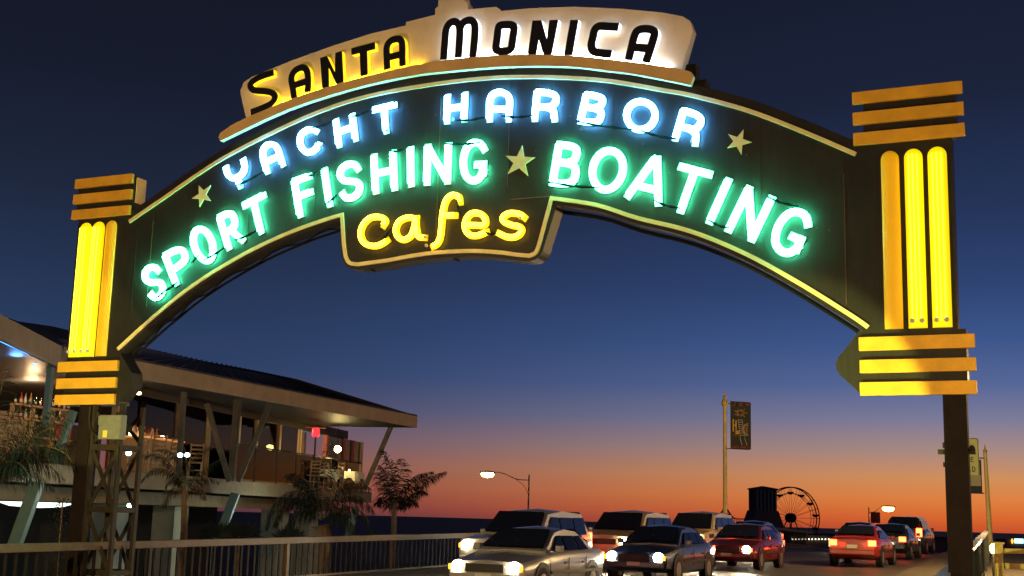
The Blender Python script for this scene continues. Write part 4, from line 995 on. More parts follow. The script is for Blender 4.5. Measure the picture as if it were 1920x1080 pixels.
chair(P3(308,905,37.2), BA + .9, 'ladder back chair right of the glowing bar top'); chair(P3(364,905,40), BA + 1.9, 'ladder back chair in front of the standing couple')
chair(P3(585,905,50), BA + 1.4, 'ladder back chair beside the patio heater'); chair(P3(606,905,51.3), BA + 2.0, 'ladder back chair at the left white clothed table')
chair(P3(630,905,51.6), BA + 1.0, 'ladder back chair between the two white clothed tables')
def table(px, Z, label, w=1.0):
    p = P3(px, 900, Z); t = thing('dining_table', label, 'table', p, BA, 'clothed tables on the terrace end')
    b = MB(); b.box((-w/2, -w/2, .70), (w/2, w/2, .74)); b.obj('tabletop', M_chair, t)
    for sx in (-1, 1):
        for sy in (-1, 1): b = MB(); b.box((sx*w*.42 - .03, sy*w*.42 - .03, 0), (sx*w*.42 + .03, sy*w*.42 + .03, .7)); b.obj('leg', M_chair, t)
    b = MB(); n = 28; top = .748; ring = []
    for i in range(n):
        a = 2*math.pi*i/n; k = 1/max(abs(math.cos(a)), abs(math.sin(a))); x, y = math.cos(a)*k*w*.52, math.sin(a)*k*w*.52
        dz = .30 + (.16 if k > 1.25 else 0) + .03*math.sin(5*a); ring.append(((x, y, top), (x*1.08, y*1.08, top - dz)))
    for i in range(n):
        j = (i+1) % n; b.face([ring[i][0], ring[j][0], (0, 0, top)]); b.face([ring[i][0], ring[i][1], ring[j][1], ring[j][0]])
    c = b.obj('tablecloth', M_cloth); c.location = p; c.rotation_euler = (0, 0, BA); tag(c, 'white cloth draped over the ' + ('left' if px < 630 else 'right') + ' terrace table', 'tablecloth', 'white tablecloths')
    for q in range(3):
        b = MB(); b.lathe([(.03, 0), (.008, .01), (.008, .09), (.035, .12), (.03, .18)], 8); o = b.obj('wine_glass', M_btl[2], None, smooth=True)
        o.location = (p[0] + random.uniform(-.3, .3), p[1] + random.uniform(-.3, .3), p[2] + .75); tag(o, 'wine glass standing on a white clothed terrace table', 'glass', 'glasses on the terrace tables')
    return p
table(613, 51.8, 'square table under a white cloth left of the glowing lamp'); p = table(654, 53.6, 'square table under a white cloth at the far right corner')
b = MB(); b.lathe([(.03, 0), (.04, .04), (.03, .08), (.015, .09)], 8); o = b.obj('candle', M_warmw, None, smooth=True); o.location = (p[0], p[1], p[2] + .75); tag(o, 'lit candle on the white clothed corner table', 'candle')
# pendant lamp
q = at(633, 842, 52.5); t = thing('pendant_lamp', 'bright yellow glowing pendant lamp near the red timber posts', 'lamp', (q.x, q.y, q.z))
b = MB(); b.tube([(0, 0, .1), (0, 0, 5.2 - q.z)], .01, 5); b.obj('cord', M_wire, t)
M_pend = mat('pendant_glow', (1,.9,.4), .3, emit=(1.0,.78,.22), es=25); b = MB(); b.lathe([(.03,-.14),(.12,-.09),(.15,0),(.12,.09),(.03,.14)], 12); b.obj('shade', M_pend, t, smooth=True)
l_ = point('pendant_light', (0, 0, -.25), 70, (1,.72,.3), t)
# patio heater
q = at(592, 812, 50.5); t = thing('patio_heater', 'patio heater with glowing red head and flat dish', 'heater', (q.x, q.y, 2.6)); H = q.z - 2.6
M_heat = mat('red_heater_glow', (1,.1,.05), .3, emit=(1.0,.02,.05), es=1.6)
b = MB(); b.lathe([(.24, 0), (.24, .5), (.2, .7), (.035, .75), (.035, H - .15)], 12); b.obj('pole', M_steel, t, smooth=True)
b = MB(); b.lathe([(.12, H - .15), (.15, H - .1), (.15, H + .15), (.1, H + .2)], 12); b.obj('burner', M_heat, t, smooth=True); b = MB(); b.lathe([(.42, H + .2), (.4, H + .24), (.05, H + .3)], 16); b.obj('dish', M_redw, t)
# bar with bottles, and the shelves
q = at(264, 820, 37.5); t = thing('bar_counter', 'warm lit bar counter crowded with bottles inside the glass', 'bar', (q.x, q.y, 2.6), BA)
b = MB(); b.box((-.7, -.5, 0), (1.6, .2, q.z - 2.6 - .05)); b.obj('counter_front', M_chair, t); b = MB(); b.box((-.8, -.6, q.z - 2.65), (1.7, .3, q.z - 2.6)); b.obj('counter_top', mat('bar_top_glow', (.8,.45,.15), .4, emit=(1.0,.36,.08), es=.55), t, bevel=.01)  # emission of the top imitates candle light on the bar
def bottle(loc, m, h, label, group):
    b = MB(); r = h*.13; b.lathe([(r, 0), (r, h*.55), (r*.9, h*.62), (r*.33, h*.75), (r*.33, h*.97), (r*.4, h)], 8); o = b.obj('bottle', m, None, smooth=True)
    o.location = loc; tag(o, label, 'bottle', group)
    b = MB(); b.lathe([(r*1.04, h*.15), (r*1.04, h*.42)], 8); b.obj('bottle_label', M_lab, o); return o
for i in range(14):
    v = XB.to_3x3() @ Vector((-.65 + i*.16, random.uniform(-.35, .1), 0)); bottle((q.x + v.x, q.y + v.y, q.z + .003), M_btl[i % 4], random.uniform(.3, .4), 'small bottle standing on the glowing bar counter', 'bottles on the bar counter')
for i, xx in enumerate((-.5, .25, 1.5)):
    v = XB.to_3x3() @ Vector((xx, -.1, 0)); b = MB(); b.lathe([(.05, 0), (.07, .06), (.07, .13), (.04, .15)], 8); o = b.obj('candle_holder', M_warmw, None, smooth=True); o.location = (q.x + v.x, q.y + v.y + .15, q.z + .003); tag(o, ('left', 'middle', 'right')[i] + ' glowing candle holder among the bar bottles', 'candle')
t = None
sA = at(24, 757, 33.5); sB = at(132, 770, 35); sh = thing('bottle_shelf', 'wooden back bar shelves holding bottles behind the glass at the left', 'shelf', tuple(sA))
for dz in (0, -.36, -.80):
    b = MB(); b.bar(Vector((0, 0, dz)), sB - sA + Vector((0, 0, dz - .02)), .25, .05); b.obj('shelf_board', M_redw if 0 else M_chair, sh)
for u in (.0, .35, .7, 1.0):
    v = (sB - sA)*u; b = MB(); b.box((v.x - .025, v.y - .1, v.z - 1.4), (v.x + .025, v.y + .1, v.z - .03)); b.obj('shelf_upright', M_chair, sh)
for dz, nb_ in ((.03, 12), (-.33, 11)):
    for i in range(nb_):
        v = sA + (sB - sA)*((i + .5)/nb_); bottle((v.x, v.y + random.uniform(-.05, .05), v.z + dz - (.0)), M_btl[(i*7) % 4], random.uniform(.2, .33) if dz > 0 else random.uniform(.17, .27), 'liquor bottle on the ' + ('upper' if dz > 0 else 'lower') + ' back bar shelf', 'bottles on the ' + ('upper' if dz > 0 else 'lower') + ' shelf')
point('shelf_light', sA + (sB - sA)*.4 + Vector((.3, -1.2, .5)), 22, (1,.66,.36))
# people
M_skin = mat('skin', (.42, .22, .15), .5); M_jack = mat('dark_jacket', (.02, .022, .03), .8); M_pant = mat('dark_trousers', (.015, .015, .018), .8); M_red = mat('red_top', (.5, .03, .04), .7); M_white = mat('white_shirt', (.6,.55,.5), .7)
M_hair = mat('brown_hair', (.06, .025, .015), .6)
def person(loc, rz, label, top, pose, hair=M_hair, sc=1.0):
    t = thing('person', label, 'person', loc, rz); me = bpy.data.meshes.new('body'); V = []; E = []; Rr = []
    def v(x, y, z, r, p=None):
        V.append((x, y, z)); Rr.append(r)
        if p is not None: E.append((p, len(V)-1))
        return len(V)-1
    pel = v(0, 0, .95, .15); w = v(0, .01, 1.1, .13, pel); ch = v(0, .0, 1.32, .155, w); nk = v(0, .0, 1.48, .055, ch); hd = v(0, .03, 1.57, .075, nk); h2 = v(0, .02, 1.66, .085, hd)
    for sx in (-1, 1):
        hp = v(sx*.1, 0, .88, .09, pel); kn = v(sx*.11, .03, .5, .062, hp); an = v(sx*.11, 0, .09, .042, kn); v(sx*.12, .13, .035, .035, an)
        sh_ = v(sx*.19, 0, 1.40, .062, ch); 
        if pose == 'drink' and sx > 0: el = v(.27, .1, 1.18, .045, sh_); wr = v(.17, .30, 1.30, .032, el); ha = v(.14, .36, 1.34, .03, wr)
        elif pose == 'cross': el = v(sx*.27, .05, 1.14, .045, sh_); wr = v(sx*.06, .24, 1.16 + sx*.02, .032, el); ha = v(-sx*.02, .26, 1.18 + sx*.02, .028, wr)
        else: el = v(sx*.26, -.02, 1.13, .045, sh_); wr = v(sx*.25, .10, .90, .032, el); ha = v(sx*.24, .14, .82, .034, wr)
        hp_ = Vector(V[ha]); dv = (hp_ - Vector(V[wr])).normalized(); sd = dv.cross(Vector((0, 0, 1)) if abs(dv.z) < .8 else Vector((0, 1, 0))).normalized()
        for k, (o_, L1) in enumerate(((-.03, .065), (-.01, .08), (.01, .075), (.028, .06))):
            a_ = hp_ + sd*o_ + dv*.02; e_ = a_ + dv*L1*.5; f_ = v(*e_, .010, ha); v(*(e_ + dv*L1*.4 + Vector((0, 0, -.015))), .009, f_)
        e_ = hp_ + sd*-.045; f_ = v(*e_, .011, ha); v(*(e_ + dv*.035), .010, f_)
    me.from_pydata(V, E, []); o = bpy.data.objects.new('tmp', me); COL.objects.link(o); sk = o.modifiers.new('s', 'SKIN'); o.modifiers.new('u', 'SUBSURF').levels = 1
    for i, r_ in enumerate(Rr): me.skin_vertices[0].data[i].radius = (r_, r_*(.78 if i in (0, 1, 2) else 1))
    me.skin_vertices[0].data[0].use_root = True
    dg = bpy.context.evaluated_depsgraph_get(); dg.update(); nm = bpy.data.meshes.new_from_object(o.evaluated_get(dg)); bpy.data.objects.remove(o)
    nm.materials.clear()
    for m_ in (M_skin, top, M_pant): nm.materials.append(m_)
    hands = [Vector(V[i]) for i in range(len(V)) if Rr[i] in (.032,)]
    for p_ in nm.polygons:
        c_ = p_.center; p_.use_smooth = True
        if c_.z > 1.49 or any((c_ - h_).length < .03 or ((c_ - h_).length < .17 and (c_.y > h_.y + .01 or c_.z < h_.z - .03)) for h_ in hands) and c_.z > .75 and c_.y > .04: p_.material_index = 0
        elif c_.z > .93: p_.material_index = 1
        else: p_.material_index = 2
    bo = bpy.data.objects.new('body', nm); COL.objects.link(bo); bo.parent = t
    b = MB(); b.lathe([(.06, 1.50), (.10, 1.56), (.108, 1.66), (.085, 1.74), (.03, 1.775)], 12, None, (0, -.022, 0)); b.obj('hair', hair, bo, smooth=True)
    for nm_, X_, r_ in (('nose', (0, .118, 1.62), .014), ('ear', (-.09, .02, 1.62), .02), ('ear', (.09, .02, 1.62), .02)):
        b = MB(); b.lathe([(r_*.4, -r_), (r_, 0), (r_*.4, r_)], 8, None, X_); b.obj(nm_, M_skin, bo, smooth=True)
    b = MB()
    for sx in (-.03, .03): b.lathe([(.004, -.008), (.010, 0), (.004, .008)], 8, None, (sx, .108, 1.655))
    b.box((-.022, .107, 1.578), (.022, .114, 1.584)); b.obj('eyes_and_mouth', M_wire, bo); t.scale = (sc, sc, sc); return t
q = at(368, 890, 44.6); person((q.x, q.y, 2.6), BA - 1.0 + 1.4, 'person in dark jacket with short hair standing behind the glass', M_jack, 'cross', M_hair, 1.1)
q = at(351, 890, 44.0); person((q.x, q.y, 2.6), BA + 2.6, 'person in grey top facing the one in the dark jacket', mat('grey_top', (.08,.07,.07), .8), 'drink', mat('auburn_hair', (.16,.06,.03), .6), 1.04)
q = at(110, 870, 37); person((q.x, q.y, 2.6), BA - 1.2, 'person in a red top bending below the bottle shelves', M_red, 'down', mat('grey_hair', (.25,.2,.16), .6), .98)

# ================================================================== CARS
M_tyre = mat('tyre_rubber', (.012,.012,.012), .8); M_rim = mat('alloy_rim', (.45,.45,.45), .3, metal=.9)
M_cglass = mat('car_glass', (.012,.014,.018), .06, spec=.8); M_head = mat('headlight_on', (1,1,1), .2, emit=(1.0,.85,.55), es=60); M_tail = mat('tail_light_on', (.6,.01,.01), .3, emit=(1.0,.035,.008), es=30)
M_ind = mat('amber_marker', (.8,.3,.02), .3, emit=(1.0,.35,.02), es=3); M_trim = mat('black_trim', (.012,.012,.013), .5); M_platem = mat('number_plate', (.6,.6,.55), .5)
def paint(n, c): return mat(n, c, .28, spec=.6, coat=.8)
def car(kind, loc, rz, label, col, lights=True, power=0, group=None):
    t = thing('car' if kind == 'sedan' else kind, label, 'car' if kind == 'sedan' else kind, loc, rz, group)
    # x = forward
    if kind == 'sedan': Lc_, H, W_ = 4.6, 1.43, .88; st = [(2.30,.42,.62,.70),(2.18,.30,.74,.82),(1.7,.24,.80,.87),(1.0,.22,.92,.88),(.3,.22,.96,.88),(-.9,.22,.98,.88),(-1.5,.24,1.0,.87),(-2.15,.34,.98,.82),(-2.28,.46,.90,.74)]; gh = [(1.05,.93,.76),(.25,1.36,.60),(-.35,1.43,.60),(-.95,1.38,.60),(-1.65,1.0,.74)]
    elif kind == 'suv': Lc_, H, W_ = 4.8, 1.78, .94; st = [(2.38,.50,.80,.76),(2.28,.36,1.0,.88),(1.7,.30,1.08,.93),(1.1,.28,1.12,.94),(0,.28,1.14,.94),(-1.2,.28,1.14,.94),(-2.2,.34,1.12,.90),(-2.36,.5,1.0,.82)]; gh = [(1.15,1.10,.82),(.45,1.68,.70),(-.5,1.78,.70),(-1.9,1.72,.68),(-2.3,1.12,.80)]
    else: Lc_, H, W_ = 5.2, 2.1, .98; st = [(2.55,.5,.9,.80),(2.45,.36,1.1,.93),(2.0,.30,1.2,.97),(1.4,.28,1.25,.98),(0,.28,1.25,.98),(-1.4,.28,1.25,.98),(-2.4,.34,1.25,.96),(-2.55,.5,1.1,.90)]; gh = [(2.0,1.18,.88),(1.25,1.95,.80),(.6,2.1,.78),(-2.2,2.08,.78),(-2.48,1.2,.92)]
    b = MB(); rings = []
    for x, z0, z1, w in st:
        i0 = len(b.v); zm = (z0 + z1)/2
        sec = [(-w*.86, z0), (-w*.98, z0 + .08), (-w, zm), (-w*.985, z1 - .12), (-w*.90, z1 - .02), (0, z1 + .025), (w*.90, z1 - .02), (w*.985, z1 - .12), (w, zm), (w*.98, z0 + .08), (w*.86, z0)]
        b.v += [Vector((x, y, z)) for y, z in sec]; rings.append(i0)
    n = 11
    for A, B in zip(rings, rings[1:]):
        for q in range(n): b.f.append([A+q, A+(q+1) % n, B+(q+1) % n, B+q]); b.mi.append(0)
    b.f.append([rings[0]+q for q in reversed(range(n))]); b.mi.append(0); b.f.append([rings[-1]+q for q in range(n)]); b.mi.append(0)
    pm = paint(*col); body = b.obj('body', pm, t, smooth=True)
    b = MB(); rings = []
    for i, (x, z, w) in enumerate(gh):
        i0 = len(b.v); 
        if i in (0, len(gh)-1): sec = [(-w, z - .06), (-w, z), (0, z + .03), (w, z), (w, z - .06)]
        else: zb_ = gh[0][1] - .08; sec = [(-W_*.88, zb_), (-w, z - .05), (0, z + .01), (w, z - .05), (W_*.88, zb_)]
        b.v += [Vector((x, y, zz)) for y, zz in sec]; rings.append(i0)
    for A, B in zip(rings, rings[1:]):
        for q in range(4): b.f.append([A+q, A+q+1, B+q+1, B+q]); b.mi.append(0)
    b.f.append([rings[0]+q for q in reversed(range(5))]); b.mi.append(0); b.f.append([rings[-1]+q for q in range(5)]); b.mi.append(0)
    b.obj('cabin', pm, t, smooth=True)
    def off(p, d): return tuple(Vector(p) + Vector(d))
    def glass(name, pts, d):
        b = MB(); b.face([off(p, d) for p in pts]); b.face([off(p, (d[0]*.3, d[1]*.3, d[2]*.3)) for p in reversed(pts)]); b.obj(name, M_cglass, t)
    x0, z0, w0 = gh[0]; x1, z1, w1 = gh[1]
    glass('windscreen', [(x0 - .05, -w0*.9, z0 + .05), (x0 - .05, w0*.9, z0 + .05), (x1 + .04, w1*.9, z1 - .03), (x1 + .04, -w1*.9, z1 - .03)], (.05, 0, .05))
    x0, z0, w0 = gh[-1]; x1, z1, w1 = gh[-2]
    glass('rear_window', [(x0 + .05, w0*.88, z0 + .06), (x0 + .05, -w0*.88, z0 + .06), (x1 - .03, -w1*.88, z1 - .04), (x1 - .03, w1*.88, z1 - .04)], (-.05, 0, .05))
    zl_, wl_ = gh[0][1] + .03, W_*.88
    xs = [gh[0][0] - .3] + [gh[0][0] - .3 + (gh[-1][0] + .35 - gh[0][0] + .3)*u for u in (.36, .70, 1.0)]
    for sg in (-1, 1):
        for a_, c_ in zip(xs, xs[1:]):
            zt_w = min(z for x, z, w in gh[1:-1]) - .12; wt_ = gh[1][2] + .005
            tx0 = a_ - (.5 if a_ == xs[0] else .04); tx1 = c_ + (.3 if c_ == xs[-1] and kind == 'sedan' else .04)
            k = (zt_w - zl_)/(gh[1][1] - .05 - zl_); yt = wl_ + (wt_ - wl_)*k
            pts = [(a_ - .04, sg*(wl_ + .0), zl_), (c_ + .04, sg*(wl_), zl_), (tx1, sg*yt, zt_w), (tx0, sg*yt, zt_w)]
            glass('side_window', pts if sg < 0 else pts[::-1], (0, sg*.03, .01))
    b = MB()
    for sg in (-1, 1):
        for xx in (1.05, .05, -.95):
            b.box((xx - .008, sg*(W_ + .003) - .004, .42), (xx + .008, sg*(W_ + .003) + .004, gh[0][1] - .12))
        for xx in (.2, -.8): b.box((xx - .09, sg*(W_ + .01) - .012, gh[0][1] - .24), (xx + .09, sg*(W_ + .01) + .012, gh[0][1] - .20))
        b.box((-1.9, sg*(W_ - .01) - .015, .5), (1.0, sg*(W_ - .01) + .025, .56))
    b.obj('door_trim', M_trim, t)
    fx, fz0, fz1, fw = st[1]; hx = st[0][0]
    zc_ = (st[0][2] + st[1][2])/2 - .06
    for sg in (-1, 1):
        b = MB(); b.lathe([(.02, .03), (.10, .02), (.125, -.02), (.13, -.08)], 12, None, (hx + .0, sg*fw*.74, zc_), Matrix.Rotation(R(90), 4, 'Y')); o = b.obj('headlight', M_head if lights else M_rim, t, smooth=True)
        b = MB(); b.box((hx - .05, sg*fw*.93 - .03, zc_ - .06), (hx + .0, sg*fw*.93 + .03, zc_ + .05)); b.obj('marker_light', M_ind if lights else M_trim, t)
        bx = st[-1][0]; zt2 = st[-1][2]
        b = MB(); b.box((bx - .03, sg*fw*.80 - .14, zt2 - .20), (bx + .06, sg*fw*.80 + .13, zt2 + .0 + (.2 if kind != 'sedan' else 0))); b.obj('tail_light', M_tail if lights else M_redw, t, bevel=.02)
        b = MB(); b.box((.62, sg*(W_ + .04) - .07, gh[0][1] + .0), (.78, sg*(W_ + .04) + .07, gh[0][1] + .13)); b.obj('wing_mirror', pm, t, bevel=.02)
        for wx in (Lc_*.31, -Lc_*.29):
            Xw = Matrix.Translation((wx, sg*(W_ - .10), .32)) @ Matrix.Rotation(R(90), 4, 'X')
            b = MB(); b.lathe([(.2, -.11), (.31, -.11), (.33, -.07), (.33, .07), (.31, .11), (.2, .11)], 20, None, (0,0,0), Xw); wo_ = b.obj('tyre', M_tyre, t, smooth=True)
            b = MB(); b.lathe([(.05, -.118), (.2, -.112), (.2, .112), (.05, .118)], 14, None, (0,0,0), Xw); b.obj('rim', M_rim, wo_, smooth=True)
    b = MB(); b.box((hx - .04, -fw*.5, zc_ - .09), (hx + .015, fw*.5, zc_ + .07))
    for i in range(4): b.box((hx + .014, -fw*.48, zc_ - .07 + i*.035), (hx + .02, fw*.48, zc_ - .06 + i*.035), None)
    b.obj('grille', M_trim, t); b = MB(); b.box((hx - .12, -fw*.92, st[0][1] - .06), (hx + .05, fw*.92, st[0][1] + .10)); b.obj('front_bumper', pm if kind != 'van' else M_trim, t, bevel=.03)
    b = MB(); b.box((bx - .05, -fw*.92, st[-1][1] - .06), (bx + .12, fw*.92, st[-1][1] + .12)); b.obj('rear_bumper', pm if kind != 'van' else M_trim, t, bevel=.03)
    b = MB(); b.box((bx - .065, -.17, st[-1][1] + .16), (bx - .03, .17, st[-1][1] + .28)); b.obj('number_plate', M_platem, t)
    b = MB(); b.box((hx + .055, -.17, st[0][1] + .0), (hx + .065, .17, st[0][1] + .09)); b.obj('number_plate', M_platem, t)
    for sg in (-1, 1):
        for wx in (Lc_*.31, -Lc_*.29):
            b = MB(); b.lathe([(.35, -.012), (.40, -.012), (.40, .012), (.35, .012)], 20, None, (0,0,0), Matrix.Translation((wx, sg*(W_ - .005), .34)) @ Matrix.Rotation(R(90), 4, 'X')); b.obj('wheel_arch', M_trim, t)
        b = MB(); b.bar((gh[0][0] - .02, sg*.30, gh[0][1] + .06), (gh[0][0] - .30, sg*.30 - .35*1, gh[0][1] + .27), .02, .015); b.obj('wiper', M_trim, t)
    if power:
        for sg in (-1, 1):
            l = bpy.data.lights.new('headlight_beam', 'SPOT'); l.energy = power; l.color = (1,.85,.6); l.spot_size = R(70); l.spot_blend = .6; l.shadow_soft_size = .1
            o = bpy.data.objects.new('headlight_beam', l); COL.objects.link(o); o.parent = t; o.location = (hx + .2, sg*.6, .68); o.rotation_euler = (0, R(-82), 0)
    return t
FW = math.atan2(RD.y, RD.x)
def on(s_, l_): return tuple(rp(s_, l_, .0))
IN = FW + math.pi; GO = 'traffic coming off the pier'; GA = 'traffic driving onto the pier'
car('suv', on(31, -13.5), IN, 'white utility vehicle with headlights on nearest the left railing', ('white_car_paint', (.62,.58,.5)), power=500, group=GO)
car('sedan', on(25.4, -11.0), IN, 'silver sedan leading the oncoming traffic', ('silver_car_paint', (.35,.34,.32)), power=700, group=GO)
car('suv', on(38.5, -13.4), IN, 'cream utility vehicle following right behind the white one', ('cream_car_paint', (.55,.45,.26)), power=400, group=GO)
car('sedan', on(33.2, -10.6), IN, 'dark blue sedan behind the silver sedan', ('blue_car_paint', (.02,.03,.07)), power=400, group=GO)
car('suv', on(46, -13.3), IN, 'pale yellow utility vehicle farther back along the left railing', ('yellow_car_paint', (.6,.5,.25)), power=300, group=GO)
car('sedan', on(42, -10.6), IN, 'maroon sedan third in the oncoming middle lane', ('maroon_car_paint', (.12,.01,.012)), power=300, group=GO)
car('sedan', on(53.5, -13.2), IN, 'grey sedan last in the oncoming queue before the crest', ('grey_car_paint', (.15,.15,.15)), power=200, group=GO)
car('sedan', on(48, -7.8), FW, 'red sedan with tail lights on leading up the right lane', ('red_car_paint', (.30,.015,.012)), group=GA)
car('sedan', on(57, -8.0), FW, 'dark sedan with tail lights on ahead of the red sedan', ('black_car_paint', (.015,.015,.017)), group=GA)
car('suv', on(67, -8.6), FW, 'dark green utility vehicle with tail lights just over the crest of the road', ('green_car_paint', (.02,.05,.03)), group=GA)
car('sedan', on(64, -10.6), IN, 'small pale sedan coming over the crest beside the steel post', ('pale_car_paint', (.4,.42,.42)), group=GO)
car('sedan', (-8.6, 27.5, -5), 1.2, 'dark sedan parked below behind the railing near the steel post', ('black_car_paint', (.015,.015,.017)), lights=False)
car('suv', (-4.5, 35, -5), 1.4, 'blue utility vehicle parked below the terrace behind the railing', ('blue_car_paint', (.02,.03,.07)), lights=False)

# ================================================================== THE PIER, FAR AWAY
M_sil = mat('dark_far_steel', (.02,.02,.022), .7); M_silb = mat('dark_far_timber', (.09,.085,.08), .8, noise=.3); M_bulb = mat('white_bulb', (1,.9,.8), .3, emit=(1.0,.80,.55), es=4)
PZ = -6.0; D_ = 420
a = at(1200, 985, D_); c = at(1790, 1000, D_)
b = MB(); b.box((a.x, D_ - 40, PZ - .8), (c.x + 25, D_ + 60, PZ)); o = b.obj('pier_deck', M_silb); tag(o, kind='structure')
t = thing('pier_piles', 'row of dark timber piles under the far pier deck', 'piles', (a.x, D_ - 38, -10.5))
for i in range(24): b = MB(); b.lathe([(.3, 0), (.25, PZ - .8 + 10.5)], 8, None, (2 + i*5, 0, 0)); b.obj('pile', M_silb, t)
# observation wheel
hc = at(1482.5, 971, D_); RW = 9.8; wt = thing('ferris_wheel', 'tall dark ferris wheel on the pier against the sunset', 'ferris wheel', (hc.x, hc.y, PZ), R(-42)); HZ = hc.z - PZ
for yy in (-.9, .9):
    b = MB(); n = 40
    b.tube([(RW*math.cos(2*math.pi*i/n), yy, HZ + RW*math.sin(2*math.pi*i/n)) for i in range(n)], .2, 5, None, True)
    b.tube([(RW*.80*math.cos(2*math.pi*i/n), yy, HZ + RW*.80*math.sin(2*math.pi*i/n)) for i in range(n)], .09, 5, None, True)
    for i in range(20):
        an = 2*math.pi*i/20; b.tube([(.6*math.cos(an), yy*.6, HZ + .6*math.sin(an)), (RW*math.cos(an), yy, HZ + RW*math.sin(an))], .05, 4)
    b.obj('wheel_rim', M_sil, wt)
for i in range(20):
    an = 2*math.pi*i/20
    for rr2, th2 in ((RW, .07), (RW*.8, .05)):
        b = MB(); b.tube([(rr2*math.cos(an), -.9, HZ + rr2*math.sin(an)), (rr2*math.cos(an), .9, HZ + rr2*math.sin(an))], th2, 4); b.obj('cross_strut', M_sil, wt)
b = MB()
b.lathe([(1.1, -1.4), (1.5, -1.2), (1.5, 1.2), (1.1, 1.4)], 12, None, (0, 0, HZ), Matrix.Rotation(R(90), 4, 'X')); b.obj('hub', M_sil, wt)
b = MB()
for yy in (-1.8, 1.8):
    for xx in (-4.5, 4.5): b.tube([(xx, yy*1.3, 0), (0, yy, HZ)], .2, 5)
b.obj('support_frame', M_sil, wt)
for i in range(14):
    an = 2*math.pi*(i + .5)/14; x, z = RW*.93*math.cos(an), HZ + RW*.93*math.sin(an) - .9
    b = MB(); b.lathe([(.25, -.8), (1.05, -.35), (1.1, .1), (.95, .12)], 8, None, (x, 0, z)); b.bar((x - .6, 0, z), (x, 0, z + .9), .07); b.bar((x + .6, 0, z), (x, 0, z + .9), .07); b.obj('gondola', M_sil, wt)
# square tower building
a = at(1410, 916, D_ - 8); c = at(1450, 958, D_ - 8); wT = c.x - a.x; HT = a.z - PZ; z1 = c.z - PZ
M_tw = mat('dark_green_tower', (.10, .19, .22), .8, noise=.3)
t = thing('pier_tower', 'dark square tower with columns and flared base left of the ferris wheel', 'tower', ((a.x + c.x)/2, D_ - 8, PZ), R(12))
b = MB(); b.box((-wT*.42, -wT*.42, z1), (wT*.42, wT*.42, HT - .3)); b.obj('tower_core', M_sil, t)
for i in range(6):
    for sg in (-1, 1): b = MB(); x = -wT*.46 + i*wT*.92/5; b.box((x - .28, sg*wT*.45 - .25, z1), (x + .28, sg*wT*.45 + .25, HT - .3)); b.obj('tower_column', M_tw, t)
b = MB(); h_ = wT*.54
b.box((-h_, -h_, HT - .3), (h_, h_, HT + .1)); i0 = len(b.v); b.v += [Vector(p) for p in ((-h_, -h_, HT + .1), (h_, -h_, HT + .1), (h_, h_, HT + .1), (-h_, h_, HT + .1), (0, 0, HT + .9))]
for q in ((0,1,4),(1,2,4),(2,3,4),(3,0,4)): b.f.append([i0 + j for j in q]); b.mi.append(0)
b.obj('tower_roof', M_sil, t)
b = MB(); i0 = 0; lo = wT*1.05; hi = wT*.55
b.v = [Vector(p) for p in ((-lo,-lo,0),(lo,-lo,0),(lo,lo,0),(-lo,lo,0),(-hi,-hi,z1),(hi,-hi,z1),(hi,hi,z1),(-hi,hi,z1))]
for q in ((4,5,6,7),(0,1,5,4),(1,2,6,5),(2,3,7,6),(3,0,4,7)): b.f.append(list(q)); b.mi.append(0)
b.obj('flared_base', M_silb, t)
# coaster
a = at(1345, 985, D_ + 5); t = thing('roller_coaster', 'low dark roller coaster humps behind the cream banner pole', 'roller coaster', (a.x, D_ + 5, PZ)); b = MB(); prof = []
for i in range(41):
    px = 1312 + i*(1450 - 1312)/40; yy = 973 - 20*math.exp(-((px - 1360)/10)**2) - 8*math.exp(-((px - 1326)/8)**2); v = at(px, yy, D_ + 5); prof.append(Vector((v.x - a.x, 0, v.z - PZ)))
for yy in (-.8, .8): b.tube([p + Vector((0, yy, 0)) for p in prof], .16, 4)
b.obj('track', M_sil, t); b = MB()
for i in range(0, 41):
    b.bar((prof[i].x, 0, 0), (prof[i].x, 0, prof[i].z), .16)
    if i < 40: b.bar((prof[i].x, 0, 0), (prof[i+1].x, 0, prof[i+1].z), .1)
b.obj('trestle', M_sil, t)
# low pier buildings with bulbs
for k, (xa, xb, ya, Z, lab) in enumerate(((1480,1560,1002,400,'long low dark arcade hall under the ferris wheel with a string of bulbs'),(1572,1700,1006,330,'low flat roofed pier shed with lit bulbs right of the ferris wheel'),(1705,1790,1010,300,'plain low pier shed near the steel post'))):
    a = at(xa, ya, Z); c = at(xb, ya, Z); t = thing('pier_building', lab, 'building', (a.x, Z, PZ)); w_ = c.x - a.x; h_ = a.z - PZ
    b = MB(); b.box((0, 0, -3), (w_, 8, h_)); b.obj('wall', M_silb, t); b = MB(); b.prism([(-.5, h_), (w_ + .5, h_), (w_, h_ + .6), (0, h_ + .6)], -.5, 8.5); b.obj('roof', M_sil, t)
    for i in range(12 if k < 2 else 3):
        v = at(xa + 6 + (xb - xa - 12)*i/11, ya + 9, Z - .6); b = MB(); b.lathe([(.08, -.2), (.22, 0), (.08, .2)], 6, None, (v.x - a.x, -.5, v.z - PZ)); b.obj('light_bulb', M_bulb, t)
